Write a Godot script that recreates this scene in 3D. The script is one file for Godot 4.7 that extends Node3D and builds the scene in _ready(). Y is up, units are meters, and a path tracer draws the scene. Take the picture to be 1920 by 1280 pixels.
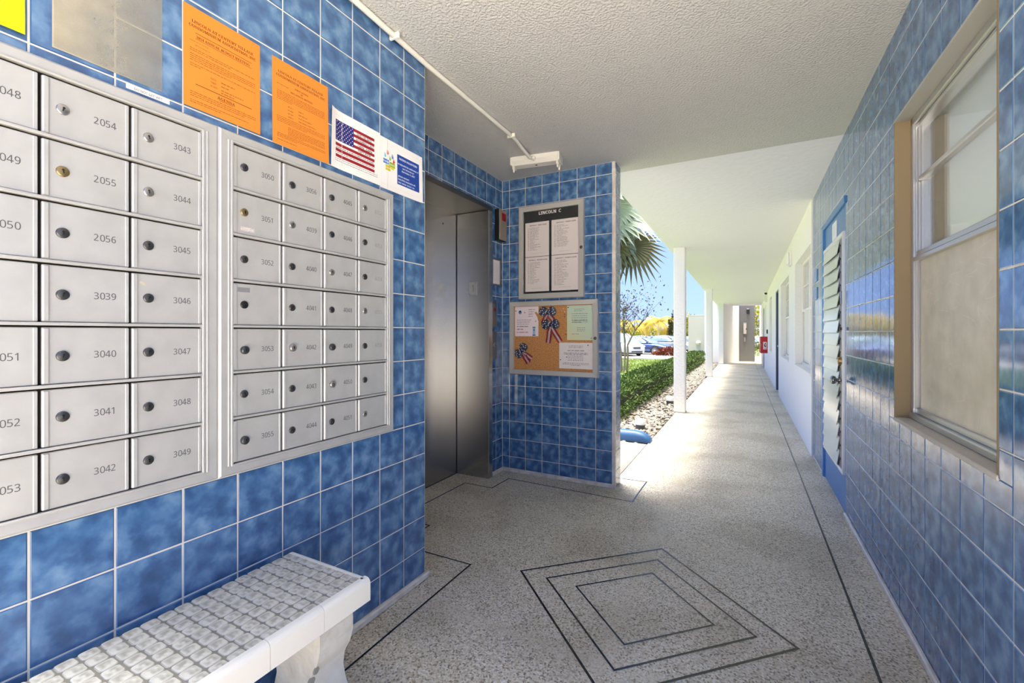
extends Node3D
# A tiled condominium breezeway: mailboxes, elevator alcove, notice boards, open corridor and a parking lot beyond.
const P := 0.1524            # tile pitch
const XL := -1.3819          # mailbox wall
const XE := -1.8684          # elevator wall
const ZF := -3.4168          # notice board wall
const XR := 0.5704           # window wall
const CEIL := 2.507
const EYE := 1.1915

var used := {}
var mats := {}
var rg := RandomNumberGenerator.new()

# ---------------------------------------------------------------- mesh builder
class MB:
	var v := PackedVector3Array()
	var n := PackedVector3Array()
	var uv := PackedVector2Array()
	var ix := PackedInt32Array()
	func quad(a: Vector3, b: Vector3, c: Vector3, d: Vector3, u := Rect2(0, 0, 1, 1)) -> void:
		var nn := (b - a).cross(c - a)
		if nn.length_squared() < 1e-18: nn = (c - a).cross(d - a)
		nn = nn.normalized()
		var k := v.size()
		v.append(a); v.append(b); v.append(c); v.append(d)
		for i in 4: n.append(nn)
		uv.append(Vector2(u.position.x, u.end.y)); uv.append(u.end); uv.append(Vector2(u.end.x, u.position.y)); uv.append(u.position)
		for i in [0, 2, 1, 0, 3, 2]: ix.append(k + i)
	func tri(a: Vector3, b: Vector3, c: Vector3) -> void:
		var nn := (b - a).cross(c - a).normalized()
		var k := v.size()
		v.append(a); v.append(b); v.append(c)
		for i in 3: n.append(nn)
		uv.append(Vector2(0, 1)); uv.append(Vector2(1, 1)); uv.append(Vector2(0.5, 0))
		for i in [0, 2, 1]: ix.append(k + i)
	func box(lo: Vector3, hi: Vector3, b := 0.0) -> void:
		b = minf(b, 0.49 * minf(hi.x - lo.x, minf(hi.y - lo.y, hi.z - lo.z)))
		var c := (lo + hi) * 0.5
		var h := (hi - lo) * 0.5
		for ax in 3:
			for s in [-1.0, 1.0]:
				var nrm := Vector3.ZERO; nrm[ax] = s
				var u := Vector3.ZERO; u[(ax + 1) % 3] = 1.0
				var w := nrm.cross(u)
				var hu: float = h[(ax + 1) % 3] - b
				var hw: float = h[(ax + 2) % 3] - b
				var o: Vector3 = c + nrm * h[ax]
				quad(o - u * hu - w * hw, o + u * hu - w * hw, o + u * hu + w * hw, o - u * hu + w * hw)
		if b <= 0.0: return
		for ax in 3:
			var a1 := (ax + 1) % 3
			var a2 := (ax + 2) % 3
			for s1 in [-1.0, 1.0]:
				for s2 in [-1.0, 1.0]:
					var p := c; p[a1] += s1 * h[a1]; p[a2] += s2 * (h[a2] - b)
					var q := c; q[a1] += s1 * (h[a1] - b); q[a2] += s2 * h[a2]
					var e := Vector3.ZERO; e[ax] = h[ax] - b
					var out := Vector3.ZERO; out[a1] = s1; out[a2] = s2
					if (2.0 * e).cross(q - p).dot(out) > 0: quad(p - e, p + e, q + e, q - e)
					else: quad(p + e, p - e, q - e, q + e)
		for sx in [-1.0, 1.0]:
			for sy in [-1.0, 1.0]:
				for sz in [-1.0, 1.0]:
					var a := c + Vector3(sx * h.x, sy * (h.y - b), sz * (h.z - b))
					var d := c + Vector3(sx * (h.x - b), sy * h.y, sz * (h.z - b))
					var e := c + Vector3(sx * (h.x - b), sy * (h.y - b), sz * h.z)
					if sx * sy * sz > 0: tri(a, d, e)
					else: tri(a, e, d)
	# grid of points rows x cols with smooth normals; faces seen from the side where (row dir) x (col dir) points... flip as asked
	func grid(g: Array, flip := false, closed := false) -> void:
		var rows := g.size()
		var cols: int = g[0].size()
		var k := v.size()
		for r in rows:
			for c in cols:
				var cp := c + 1
				var cm := c - 1
				if closed:
					if cp > cols - 1: cp = 1
					if cm < 0: cm = cols - 2
				cp = mini(cp, cols - 1); cm = maxi(cm, 0)
				var du: Vector3 = g[r][cp] - g[r][cm]
				var dv: Vector3 = g[mini(r + 1, rows - 1)][c] - g[maxi(r - 1, 0)][c]
				var nn := du.cross(dv)
				if nn.length_squared() < 1e-16:
					var rr := r + 1 if r == 0 else r - 1
					du = g[rr][cp] - g[rr][cm]
					nn = du.cross(dv)
				nn = nn.normalized()
				v.append(g[r][c]); n.append(-nn if flip else nn)
				uv.append(Vector2(float(c) / (cols - 1), float(r) / (rows - 1)))
		for r in rows - 1:
			for c in cols - 1:
				var a := k + r * cols + c
				var b := a + 1
				var d := a + cols
				var e := d + 1
				if flip: ix.append_array(PackedInt32Array([a, b, e, a, e, d]))
				else: ix.append_array(PackedInt32Array([a, e, b, a, d, e]))
	# lathe round local y: profile of (radius, y) from bottom to top
	func lathe(prof: Array, segs := 16, xf := Transform3D()) -> void:
		var g := []
		for p in prof:
			var row := []
			for s in segs + 1:
				var t := TAU * s / segs
				row.append(xf * Vector3(p.x * cos(t), p.y, -p.x * sin(t)))
			g.append(row)
		grid(g, false, true)
	func tube(path: Array, rad, segs := 8) -> void:
		var g := []
		var side := Vector3.UP
		for i in path.size():
			var d: Vector3 = (path[mini(i + 1, path.size() - 1)] - path[maxi(i - 1, 0)]).normalized()
			if absf(d.dot(side)) > 0.95: side = Vector3.RIGHT if absf(d.x) < 0.9 else Vector3.FORWARD
			var a := d.cross(side).normalized()
			var b := a.cross(d).normalized()
			side = b
			var r: float = rad[i] if rad is Array else rad
			var row := []
			for s in segs + 1:
				var t := TAU * s / segs
				row.append(path[i] + (a * cos(t) + b * sin(t)) * r)
			g.append(row)
		grid(g, true, true)
	# extrude a polygon (counter-clockwise in x,y) from z0 to z1
	func prism(poly: PackedVector2Array, z0: float, z1: float, xf := Transform3D()) -> void:
		if Geometry2D.is_polygon_clockwise(poly): poly.reverse()
		var t := Geometry2D.triangulate_polygon(poly)
		for i in range(0, t.size(), 3):
			var a := poly[t[i]]; var b := poly[t[i + 1]]; var c := poly[t[i + 2]]
			if (b - a).cross(c - a) < 0:
				var w := b; b = c; c = w
			tri(xf * Vector3(a.x, a.y, z1), xf * Vector3(b.x, b.y, z1), xf * Vector3(c.x, c.y, z1))
			tri(xf * Vector3(a.x, a.y, z0), xf * Vector3(c.x, c.y, z0), xf * Vector3(b.x, b.y, z0))
		for i in poly.size():
			var a := poly[i]; var b := poly[(i + 1) % poly.size()]
			quad(xf * Vector3(a.x, a.y, z0), xf * Vector3(b.x, b.y, z0), xf * Vector3(b.x, b.y, z1), xf * Vector3(a.x, a.y, z1))
	func put(m: MB, xf: Transform3D) -> void:
		var k := v.size()
		for i in m.v.size():
			v.append(xf * m.v[i]); n.append((xf.basis * m.n[i]).normalized()); uv.append(m.uv[i])
		for i in m.ix: ix.append(k + i)
	func mesh() -> ArrayMesh:
		var a := []
		a.resize(Mesh.ARRAY_MAX)
		a[Mesh.ARRAY_VERTEX] = v; a[Mesh.ARRAY_NORMAL] = n; a[Mesh.ARRAY_TEX_UV] = uv; a[Mesh.ARRAY_INDEX] = ix
		var m := ArrayMesh.new()
		m.add_surface_from_arrays(Mesh.PRIMITIVE_TRIANGLES, a)
		return m

func V(x: float, y: float, z: float) -> Vector3: return Vector3(x, y, z)
func bx(x0: float, y0: float, z0: float, x1: float, y1: float, z1: float, b := 0.0) -> MB:
	var m := MB.new(); m.box(V(minf(x0, x1), minf(y0, y1), minf(z0, z1)), V(maxf(x0, x1), maxf(y0, y1), maxf(z0, z1)), b); return m

# ---------------------------------------------------------------- nodes
func numbered(called: String) -> String:
	if not used.has(called):
		used[called] = 0
		return called
	used[called] += 1
	return "%s_%03d" % [called, used[called]]
func tag(o: Node, label: String, category: String, group := "", kind := "") -> void:
	o.set_meta("label", label); o.set_meta("category", category)
	if group: o.set_meta("group", group)
	if kind: o.set_meta("kind", kind)
func thing(called: String, label: String, category: String, at := Vector3.ZERO, turn := 0.0, group := "") -> Node3D:
	var o := Node3D.new(); o.name = numbered(called); add_child(o)
	o.position = at; o.rotation.y = turn
	tag(o, label, category, group)
	return o
func obj(called: String, m, mt: Material, parent: Node = null, label := "") -> MeshInstance3D:
	var o := MeshInstance3D.new()
	o.mesh = m.mesh() if m is MB else m
	o.material_override = mt
	if parent == null:
		o.name = numbered(called); add_child(o)
	else:
		o.name = called; parent.add_child(o, true)
	if label: o.set_meta("label", label)
	return o
func struct(called: String, m, mt: Material, label: String, category: String) -> MeshInstance3D:
	var o := obj(called, m, mt)
	tag(o, label, category, "", "structure")
	return o
func stuff(o: Node) -> Node:
	o.set_meta("kind", "stuff")
	return o
func many(called: String, mesh: Mesh, mt: Material, xs: Array, parent: Node, tints := []) -> MultiMeshInstance3D:
	var mm := MultiMesh.new()
	mm.transform_format = MultiMesh.TRANSFORM_3D
	mm.use_colors = tints.size() > 0
	mm.mesh = mesh
	mm.instance_count = xs.size()
	for i in xs.size():
		mm.set_instance_transform(i, xs[i])
		if tints.size() > 0: mm.set_instance_color(i, tints[i])
	var o := MultiMeshInstance3D.new()
	o.multimesh = mm; o.material_override = mt; o.name = called
	if parent == null: add_child(o, true)
	else: parent.add_child(o, true)
	o.set_meta("kind", "stuff")
	return o

# ---------------------------------------------------------------- materials
func C(r: float, g: float, b: float) -> Color: return Color(r / 255.0, g / 255.0, b / 255.0)
func mat(called: String, col: Color, rough := 0.6, metal := 0.0, spec := 0.5) -> StandardMaterial3D:
	if mats.has(called): return mats[called]
	var m := StandardMaterial3D.new()
	m.resource_name = called; m.albedo_color = col; m.roughness = rough; m.metallic = metal; m.metallic_specular = spec
	mats[called] = m
	return m
func noise(sd: int, freq: float, oct := 4, type := FastNoiseLite.TYPE_SIMPLEX_SMOOTH, warp := 0.0) -> FastNoiseLite:
	var f := FastNoiseLite.new()
	f.seed = sd; f.frequency = freq; f.noise_type = type; f.fractal_octaves = oct
	if oct <= 1: f.fractal_type = FastNoiseLite.FRACTAL_NONE
	if warp > 0:
		f.domain_warp_enabled = true; f.domain_warp_amplitude = warp; f.domain_warp_frequency = freq * 1.5
	return f
func ntex(f: FastNoiseLite, size: int, ramp = null, as_normal := false, bump := 8.0) -> NoiseTexture2D:
	var t := NoiseTexture2D.new()
	t.width = size; t.height = size; t.seamless = true; t.noise = f; t.seamless_blend_skirt = 0.15
	if as_normal: t.as_normal_map = true; t.bump_strength = bump
	if ramp:
		var g := Gradient.new()
		g.offsets = PackedFloat32Array(ramp[0]); g.colors = PackedColorArray(ramp[1])
		if ramp.size() > 2: g.interpolation_mode = Gradient.GRADIENT_INTERPOLATE_CONSTANT
		t.color_ramp = g
	return t
func tri_mat(m: StandardMaterial3D, sc: float) -> StandardMaterial3D:
	m.uv1_triplanar = true; m.uv1_world_triplanar = true; m.uv1_scale = V(sc, sc, sc)
	return m

# ---------------------------------------------------------------- lettering drawn into images
var ts: TextServer
var faces := {}
func face(nm: String) -> RID:
	if not faces.has(nm):
		var f := SystemFont.new()
		f.font_names = PackedStringArray([nm.trim_suffix(" Bold")])
		if nm.ends_with(" Bold"): f.font_weight = 700
		faces[nm] = f
	return faces[nm].get_rids()[0]
func ink(im: Image, s: String, x: float, y: float, px: int, col: Color, nm := "Droid Serif", center := true, squeeze := 1.0) -> void:
	if ts == null: ts = TextServerManager.get_primary_interface()
	var f := face(nm)
	var sz := Vector2i(px, 0)
	var w := 0.0
	for ch in s: w += ts.font_get_glyph_advance(f, px, ts.font_get_glyph_index(f, px, ch.unicode_at(0), 0)).x
	var cx := x - w * 0.5 * squeeze if center else x
	for ch in s:
		var gi := ts.font_get_glyph_index(f, px, ch.unicode_at(0), 0)
		ts.font_render_glyph(f, sz, gi)
		var r := ts.font_get_glyph_uv_rect(f, sz, gi)
		var off := ts.font_get_glyph_offset(f, sz, gi)
		var ti := ts.font_get_glyph_texture_idx(f, sz, gi)
		if ti >= 0 and r.size.x > 0:
			var src := ts.font_get_texture_image(f, sz, ti)
			for j in int(r.size.y):
				for i in int(r.size.x):
					var a := src.get_pixel(int(r.position.x) + i, int(r.position.y) + j).a
					if a > 0.03:
						var tx := int(cx + (off.x + i) * squeeze)
						var ty := int(y + off.y) + j
						if tx >= 0 and ty >= 0 and tx < im.get_width() and ty < im.get_height():
							im.set_pixel(tx, ty, im.get_pixel(tx, ty).lerp(col, a))
		cx += ts.font_get_glyph_advance(f, px, gi).x * squeeze
# lines of print too small to read: words as short dashes
func lines(im: Image, x: int, y: int, w: int, count: int, pitch: int, h: int, col: Color, last := 0.6) -> void:
	for k in count:
		var cx := x
		var until := x + (int(w * last) if k == count - 1 else w)
		while cx < until:
			var ww := mini(rg.randi_range(3, 11) * maxi(1, h / 2), until - cx)
			for i in ww:
				for j in h:
					var px := cx + i
					var py := y + k * pitch + j
					if px < im.get_width() and py < im.get_height() and rg.randf() < 0.72:
						im.set_pixel(px, py, im.get_pixel(px, py).lerp(col, 0.75))
			cx += ww + 2 + h / 2
func blank(w: int, h: int, col: Color) -> Image:
	var im := Image.create(w, h, false, Image.FORMAT_RGB8)
	im.fill(col)
	return im
func rect(im: Image, x: int, y: int, w: int, h: int, col: Color) -> void: im.fill_rect(Rect2i(x, y, w, h), col)
func print_mat(called: String, im: Image, rough := 0.6) -> StandardMaterial3D:
	var m := StandardMaterial3D.new()
	m.resource_name = called; m.albedo_texture = ImageTexture.create_from_image(im); m.roughness = rough; m.texture_repeat = false
	m.metallic_specular = 0.35
	return m
func lettering(s: String, em: float, mt: Material, parent: Node, at: Vector3, called := "lettering", nm := "Droid Sans", depth := 0.0006, sx := 1.0) -> MeshInstance3D:
	var t := TextMesh.new()
	var f := SystemFont.new()
	f.font_names = PackedStringArray([nm.trim_suffix(" Bold")])
	if nm.ends_with(" Bold"): f.font_weight = 700
	t.font = f; t.text = s; t.font_size = 32; t.pixel_size = em / 32.0; t.depth = depth; t.curve_step = 3.0
	var o := obj(called, t, mt, parent)
	o.position = at; o.scale.x = sx
	return o

# a sheet of paper w x h (local x right, y up, z out), bottom left at the origin, bulged by a function of (u, v)
func sheet(w: float, h: float, lift: Callable, nu := 8, nv := 8) -> MB:
	var m := MB.new()
	var g := []
	var back := []
	for r in nv + 1:
		var row := []
		var brow := []
		for c in nu + 1:
			var u := float(c) / nu
			var vv := 1.0 - float(r) / nv
			var z: float = lift.call(u, vv)
			row.append(V(u * w, vv * h, z + 0.0004)); brow.append(V(u * w, vv * h, z))
		g.append(row); back.append(brow)
	m.grid(g, true); m.grid(back, false)
	for c in nu:
		m.quad(back[0][c + 1], back[0][c], g[0][c], g[0][c + 1])
		m.quad(back[nv][c], back[nv][c + 1], g[nv][c + 1], g[nv][c])
	for r in nv:
		m.quad(back[r][0], back[r + 1][0], g[r + 1][0], g[r][0])
		m.quad(back[r + 1][nu], back[r][nu], g[r][nu], g[r + 1][nu])
	return m

# ================================================================ build
func _ready() -> void:
	rg.seed = 4711
	setup_view()
	setup_materials()
	build_shell()
	build_tiles()
	build_elevator()
	build_right_wall()
	build_corridor()
	build_floor_inlay()
	build_mailboxes()
	build_papers()
	build_bench()
	build_boards()
	build_ceiling_light()
	build_yard()
	build_cars()
	build_background()

func setup_view() -> void:
	var cam := Camera3D.new()
	cam.name = "camera"
	add_child(cam)
	cam.position = V(0, EYE, 0)
	cam.rotation.y = 0.4930
	var near := 0.05
	var f := 839.908
	cam.set_frustum(1280.0 / f * near, Vector2(11.934, -15.9) / f * near, near, 400.0)
	cam.current = true
	var env := Environment.new()
	var sky := Sky.new()
	var sm := ProceduralSkyMaterial.new()
	sm.sky_top_color = Color(0.50, 0.65, 0.96); sm.sky_horizon_color = Color(0.64, 0.74, 0.95); sm.sky_curve = 0.16
	sm.ground_bottom_color = Color(0.45, 0.44, 0.40); sm.ground_horizon_color = Color(0.66, 0.68, 0.66)
	sm.sky_energy_multiplier = 0.86
	sm.sun_angle_max = 1.0
	sky.sky_material = sm
	env.background_mode = Environment.BG_SKY; env.sky = sky
	env.background_energy_multiplier = 1.0
	env.ambient_light_source = Environment.AMBIENT_SOURCE_SKY
	env.tonemap_mode = Environment.TONE_MAPPER_LINEAR
	env.tonemap_exposure = 2.56
	env.sdfgi_enabled = true; env.ssao_enabled = true; env.ssil_enabled = true
	var we := WorldEnvironment.new()
	we.name = "environment"; we.environment = env
	add_child(we)
	var sun := DirectionalLight3D.new()
	sun.name = "sun"
	sun.light_color = Color(1.0, 0.975, 0.935); sun.light_energy = 3.4; sun.light_angular_distance = 33.0; sun.shadow_enabled = true
	add_child(sun)
	sun.look_at_from_position(V(-0.02, 0.95, -0.04) * 20.0, Vector3.ZERO, Vector3.UP)

var tile_mat: StandardMaterial3D
var grout: StandardMaterial3D
var white_wall: StandardMaterial3D
var stone: StandardMaterial3D
var alu: StandardMaterial3D
var steel: StandardMaterial3D
var terrazzo: StandardMaterial3D
var pale_terrazzo: StandardMaterial3D
var ceil_mat: StandardMaterial3D
var ceil_mat2: StandardMaterial3D
var inlay: StandardMaterial3D
var black: StandardMaterial3D
var blue_paint: StandardMaterial3D
var leaf_mats := {}

func setup_materials() -> void:
	tile_mat = mat("blue glazed tile", Color.WHITE, 0.09, 0.0, 0.60)
	tile_mat.albedo_texture = ntex(noise(3, 0.0065, 4, FastNoiseLite.TYPE_SIMPLEX_SMOOTH, 30.0), 1024, [[0.0, 0.30, 0.5, 0.70, 1.0], [C(49, 81, 120), C(60, 95, 140), C(74, 112, 157), C(94, 132, 173), C(122, 155, 188)]])
	tile_mat.normal_enabled = true
	tile_mat.normal_texture = ntex(noise(8, 0.010, 2), 512, null, true, 3.0)
	tile_mat.normal_scale = 0.055
	grout = mat("white grout", C(216, 212, 203), 0.85)
	white_wall = tri_mat(mat("white stucco", C(238, 236, 233), 0.85), 0.9)
	white_wall.normal_enabled = true; white_wall.normal_texture = ntex(noise(12, 0.05, 3), 512, null, true, 5.0); white_wall.normal_scale = 0.25
	stone = tri_mat(mat("cream marble trim", Color.WHITE, 0.35), 3.0)
	stone.albedo_texture = ntex(noise(21, 0.01, 4), 256, [[0.2, 0.5, 0.8], [C(205, 190, 178), C(222, 214, 202), C(233, 228, 218)]])
	alu = tri_mat(mat("anodised aluminium", C(196, 195, 192), 0.45, 0.35), 2.0)
	alu.albedo_texture = ntex(noise(31, 0.02, 4), 256, [[0.1, 0.5, 0.9], [Color(0.955, 0.955, 0.955), Color(0.98, 0.98, 0.98), Color(1, 1, 1)]])
	steel = tri_mat(mat("brushed stainless steel", C(178, 177, 175), 0.27, 1.0), 1.5)
	var br := Image.create(256, 256, false, Image.FORMAT_RGB8)
	for y in 256:
		var a := rg.randf_range(0.90, 1.0)
		for x in 256: 
			var k := clampf(a + rg.randf_range(-0.03, 0.03), 0, 1)
			br.set_pixel(x, y, Color(k, k, k))
	steel.roughness_texture = ImageTexture.create_from_image(br)
	terrazzo = tri_mat(mat("terrazzo floor", Color.WHITE, 0.55), 0.9)
	var cell := noise(41, 0.19, 1, FastNoiseLite.TYPE_CELLULAR)
	cell.cellular_return_type = FastNoiseLite.RETURN_CELL_VALUE
	cell.cellular_jitter = 1.0
	terrazzo.albedo_texture = ntex(cell, 1024, [[0.0, 0.10, 0.24, 0.42, 0.60, 0.78, 0.92], [C(148, 135, 114), C(186, 173, 150), C(206, 194, 171), C(217, 207, 186), C(224, 215, 197), C(231, 223, 208), C(240, 235, 224)], 1])
	terrazzo.detail_enabled = true
	terrazzo.detail_blend_mode = BaseMaterial3D.BLEND_MODE_MUL
	terrazzo.detail_uv_layer = BaseMaterial3D.DETAIL_UV_2
	terrazzo.uv2_triplanar = true; terrazzo.uv2_world_triplanar = true; terrazzo.uv2_scale = V(0.35, 0.35, 0.35)
	terrazzo.detail_albedo = ntex(noise(44, 0.008, 4), 512, [[0.15, 0.45, 0.7], [Color(0.91, 0.90, 0.88), Color(0.98, 0.975, 0.97), Color(1, 1, 1)]])
	terrazzo.normal_enabled = true; terrazzo.normal_texture = ntex(noise(46, 0.12, 2), 512, null, true, 4.0); terrazzo.normal_scale = 0.35
	pale_terrazzo = terrazzo.duplicate()
	pale_terrazzo.resource_name = "pale terrazzo floor"
	pale_terrazzo.albedo_texture = ntex(cell, 1024, [[0.0, 0.10, 0.24, 0.42, 0.60, 0.78, 0.92], [C(146, 137, 124), C(180, 172, 159), C(200, 192, 179), C(211, 204, 192), C(219, 213, 203), C(227, 222, 214), C(238, 235, 229)], 1])
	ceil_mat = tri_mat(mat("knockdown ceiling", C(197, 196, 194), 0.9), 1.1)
	ceil_mat.normal_enabled = true; ceil_mat.normal_texture = ntex(noise(51, 0.055, 3), 1024, null, true, 10.0); ceil_mat.normal_scale = 0.55
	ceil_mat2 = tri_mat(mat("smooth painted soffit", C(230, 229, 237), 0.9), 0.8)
	ceil_mat2.normal_enabled = true; ceil_mat2.normal_texture = ntex(noise(52, 0.03, 3), 512, null, true, 4.0); ceil_mat2.normal_scale = 0.2
	inlay = mat("black inlay strip", C(38, 37, 36), 0.22)
	black = mat("black plastic", C(24, 24, 25), 0.4)
	blue_paint = mat("blue gloss paint", C(62, 120, 180), 0.35)

# ---------------------------------------------------------------- shell
const DUN := 0.0125 # fall of the corridor soffit per metre
func build_shell() -> void:
	var fl := bx(-3.0, -0.2, -3.5745, 0.75, 0.0, 1.6)
	fl.box(V(-0.932, -0.2, -3.694), V(0.75, 0.0, -3.5745))
	fl.box(V(0.75, -0.2, -0.62), V(5.0, 0.0, 1.6))
	struct("floor", fl, terrazzo, "grey beige terrazzo floor running from the mailboxes down the corridor", "floor")
	struct("floor", bx(-0.932, -0.2, -22.9, 0.75, 0.0, -3.694), terrazzo, "terrazzo corridor floor beyond the notice wall", "floor")
	var pad := MB.new(); pad.box(V(-5.5, -0.2, -4.95), V(-0.940, -0.002, -3.5745))
	struct("floor", pad, tri_mat(mat("pale concrete", C(120, 117, 113), 0.9), 1.0), "pale concrete pad beside the wall end, before the blue wheel stop", "pavement")
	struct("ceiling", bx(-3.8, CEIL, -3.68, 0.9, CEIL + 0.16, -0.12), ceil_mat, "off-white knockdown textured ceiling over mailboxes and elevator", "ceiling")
	var cor := MB.new()
	for seg in [[-3.682, -7.446], [-7.452, -20.5]]:
		var z0: float = seg[0]
		var z1: float = seg[1]
		var y0 := CEIL + (z0 + 3.68) * DUN
		var y1 := CEIL + (z1 + 3.68) * DUN
		var x0 := -1.035
		var x1 := 0.9
		cor.quad(V(x0, y1, z1), V(x1, y1, z1), V(x1, y0, z0), V(x0, y0, z0))
		cor.quad(V(x0, 2.72, z1), V(x0, y1, z1), V(x0, y0, z0), V(x0, 2.72, z0))
		cor.quad(V(x0, y0, z0), V(x1, y0, z0), V(x1, 2.72, z0), V(x0, 2.72, z0))
		cor.quad(V(x1, y1, z1), V(x0, y1, z1), V(x0, 2.72, z1), V(x1, 2.72, z1))
		cor.quad(V(x0, 2.72, z0), V(x1, 2.72, z0), V(x1, 2.72, z1), V(x0, 2.72, z1))
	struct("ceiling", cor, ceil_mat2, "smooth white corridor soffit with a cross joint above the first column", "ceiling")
	var up := bx(-1.035, 2.725, -20.5, 5.0, 2.9, -0.12)
	up.box(V(-3.8, CEIL + 0.165, -3.577), V(-1.036, 2.9, -0.15))
	struct("wall_upper", up, white_wall, "white stucco upper storeys of the building over the corridor", "wall")
	# mailbox wall block, elevator shaft, notice board wall, window wall
	var lw := bx(-3.0, 0.0, -1.7408, XL - 0.0013, CEIL, -0.15)
	struct("wall_left", lw, grout, "blue tiled wall that carries the two mailbox banks", "wall")
	struct("wall_elevator", bx(XE - 0.14, 0, ZF - 0.0013, XE - 0.0013, 2.238, -3.216), grout, "narrow blue tiled wall right of the elevator opening", "wall")
	struct("wall_lintel", bx(XE - 0.14, 2.238, ZF - 0.0013, XE - 0.0013, CEIL, -1.7408), grout, "blue tiled band over the elevator opening", "wall")
	struct("wall_return", bx(XE - 0.14, 0, -2.047, XE - 0.0013, 2.238, -1.7408), grout, "hidden blue tiled strip left of the elevator opening", "wall")
	struct("wall_shaft", bx(-3.0, 0, -3.577, -2.32, CEIL, -1.7408), mat("dark shaft", C(60, 60, 60), 0.9), "dark elevator shaft wall behind the steel door", "wall")
	var fw := bx(-3.0, 0, -3.5745, -0.8848, CEIL, ZF - 0.0013)
	struct("wall_far", fw, grout, "blue tiled end wall with directory and cork board", "wall")
	var rw := MB.new()
	for r in [[-5.22, -4.60, 0.0, CEIL], [-4.60, -3.62, 2.088, CEIL], [-3.62, -2.527, 0.0, CEIL], [-2.527, -1.613, 0.0, 0.818], [-2.527, -1.613, 2.112, CEIL], [-1.613, -0.62, 0.0, CEIL]]:
		rw.box(V(XR + 0.0013, r[2], r[0]), V(XR + 0.19, r[3], r[1]))
	struct("wall_right", rw, grout, "blue tiled wall with the tall window and louvred door", "wall")
	# base trim of cream marble
	var b1 := MB.new(); b1.box(V(XL - 0.002, 0, -1.758), V(XL + 0.02, 0.03, -0.15), 0.006)
	struct("baseboard_left", b1, stone, "cream marble base strip under the mailbox wall", "baseboard")
	var b2 := MB.new()
	b2.box(V(XE, 0, ZF), V(-0.889, 0.034, ZF + 0.016), 0.005)
	b2.box(V(XE, 0, ZF + 0.01), V(XE + 0.016, 0.034, -3.222), 0.005)
	struct("baseboard_far", b2, stone, "cream marble base strip under the notice boards", "baseboard")
	var b3 := MB.new(); b3.box(V(XR - 0.016, 0, -3.60), V(XR + 0.002, 0.03, -0.62), 0.005)
	struct("baseboard_right", b3, stone, "white marble base strip along the window wall", "baseboard")
	var tr := MB.new()
	tr.box(V(-0.909, 0.0, ZF - 0.012), V(-0.880, 2.455, ZF + 0.004), 0.004)
	struct("trim_1", tr, stone, "cream marble corner strip at the free end of the notice wall", "trim")

# one glazed tile: front face at z = 0.003, soft chamfer, cached by size and picture
var tile_cache := {}
func tile_mesh(w: float, h: float, k: int) -> ArrayMesh:
	var key := "%d_%d_%d" % [roundi(w * 2000), roundi(h * 2000), k]
	if tile_cache.has(key): return tile_cache[key]
	var m := MB.new()
	tile_into(m, Vector3.ZERO, w, h, k)
	tile_cache[key] = m.mesh()
	return tile_cache[key]
func tile_into(m: MB, o: Vector3, w: float, h: float, k: int) -> void:
	var c := 0.0022
	var t := 0.003
	var u := Rect2(0.25 * (k % 4), 0.25 * (k / 4), 0.235 * w / P, 0.235 * h / P)
	var p := []
	for i in [[0.0, 0.0], [w, 0.0], [w, h], [0.0, h]]:
		p.append(o + V(i[0], i[1], 0))
	var a := [o + V(0, 0, t * 0.55), o + V(w, 0, t * 0.55), o + V(w, h, t * 0.55), o + V(0, h, t * 0.55)]
	var b := [o + V(c, c, t), o + V(w - c, c, t), o + V(w - c, h - c, t), o + V(c, h - c, t)]
	m.quad(b[0], b[1], b[2], b[3], u)
	var us := Rect2(u.position, Vector2(0.01, 0.01))
	for i in 4:
		var j := (i + 1) % 4
		m.quad(a[i], a[j], b[j], b[i], us)
		m.quad(p[i], p[j], a[j], a[i], us)

# lays tiles on a wall frame (local x along the wall, y up, z out); returns nothing, each tile is a part
func lay(parent: Node, xf: Transform3D, s0: float, y0: float, b: Rect2, holes: Array, seen: Rect2) -> void:
	var rest := MB.new()
	var g := 0.0021
	for i in range(floori((b.position.x - s0) / P), ceili((b.end.x - s0) / P)):
		for j in range(floori((b.position.y - y0) / P), ceili((b.end.y - y0) / P)):
			var cellr := Rect2(s0 + i * P + g, y0 + j * P + g, P - 2 * g, P - 2 * g).intersection(b)
			if cellr.size.x < 0.004 or cellr.size.y < 0.004: continue
			var parts: Array = [cellr]
			for h in holes:
				var nxt: Array = []
				for r in parts:
					var q: Rect2 = r.intersection(h)
					if q.size.x < 0.002 or q.size.y < 0.002:
						nxt.append(r); continue
					if q.position.y > r.position.y: nxt.append(Rect2(r.position.x, r.position.y, r.size.x, q.position.y - r.position.y))
					if q.end.y < r.end.y: nxt.append(Rect2(r.position.x, q.end.y, r.size.x, r.end.y - q.end.y))
					if q.position.x > r.position.x: nxt.append(Rect2(r.position.x, q.position.y, q.position.x - r.position.x, q.size.y))
					if q.end.x < r.end.x: nxt.append(Rect2(q.end.x, q.position.y, r.end.x - q.end.x, q.size.y))
				parts = nxt
			for r in parts:
				if r.size.x < 0.005 or r.size.y < 0.005: continue
				var k := rg.randi_range(0, 15)
				if seen.intersects(r):
					var o := obj("tile", tile_mesh(r.size.x, r.size.y, k), tile_mat, parent)
					# a hair of unevenness, as tiles set by hand have
					var wob := Basis.from_euler(V(rg.randf_range(-1, 1), rg.randf_range(-1, 1), 0) * 0.0018)
					o.transform = xf * Transform3D(wob, V(r.position.x, r.position.y, rg.randf_range(0, 0.0005)))
				else:
					tile_into(rest, V(r.position.x, r.position.y, 0), r.size.x, r.size.y, k)
	if rest.v.size() > 0:
		var o := obj("outlying_tiles", rest, tile_mat, parent)
		o.transform = xf
		stuff(o)

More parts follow.
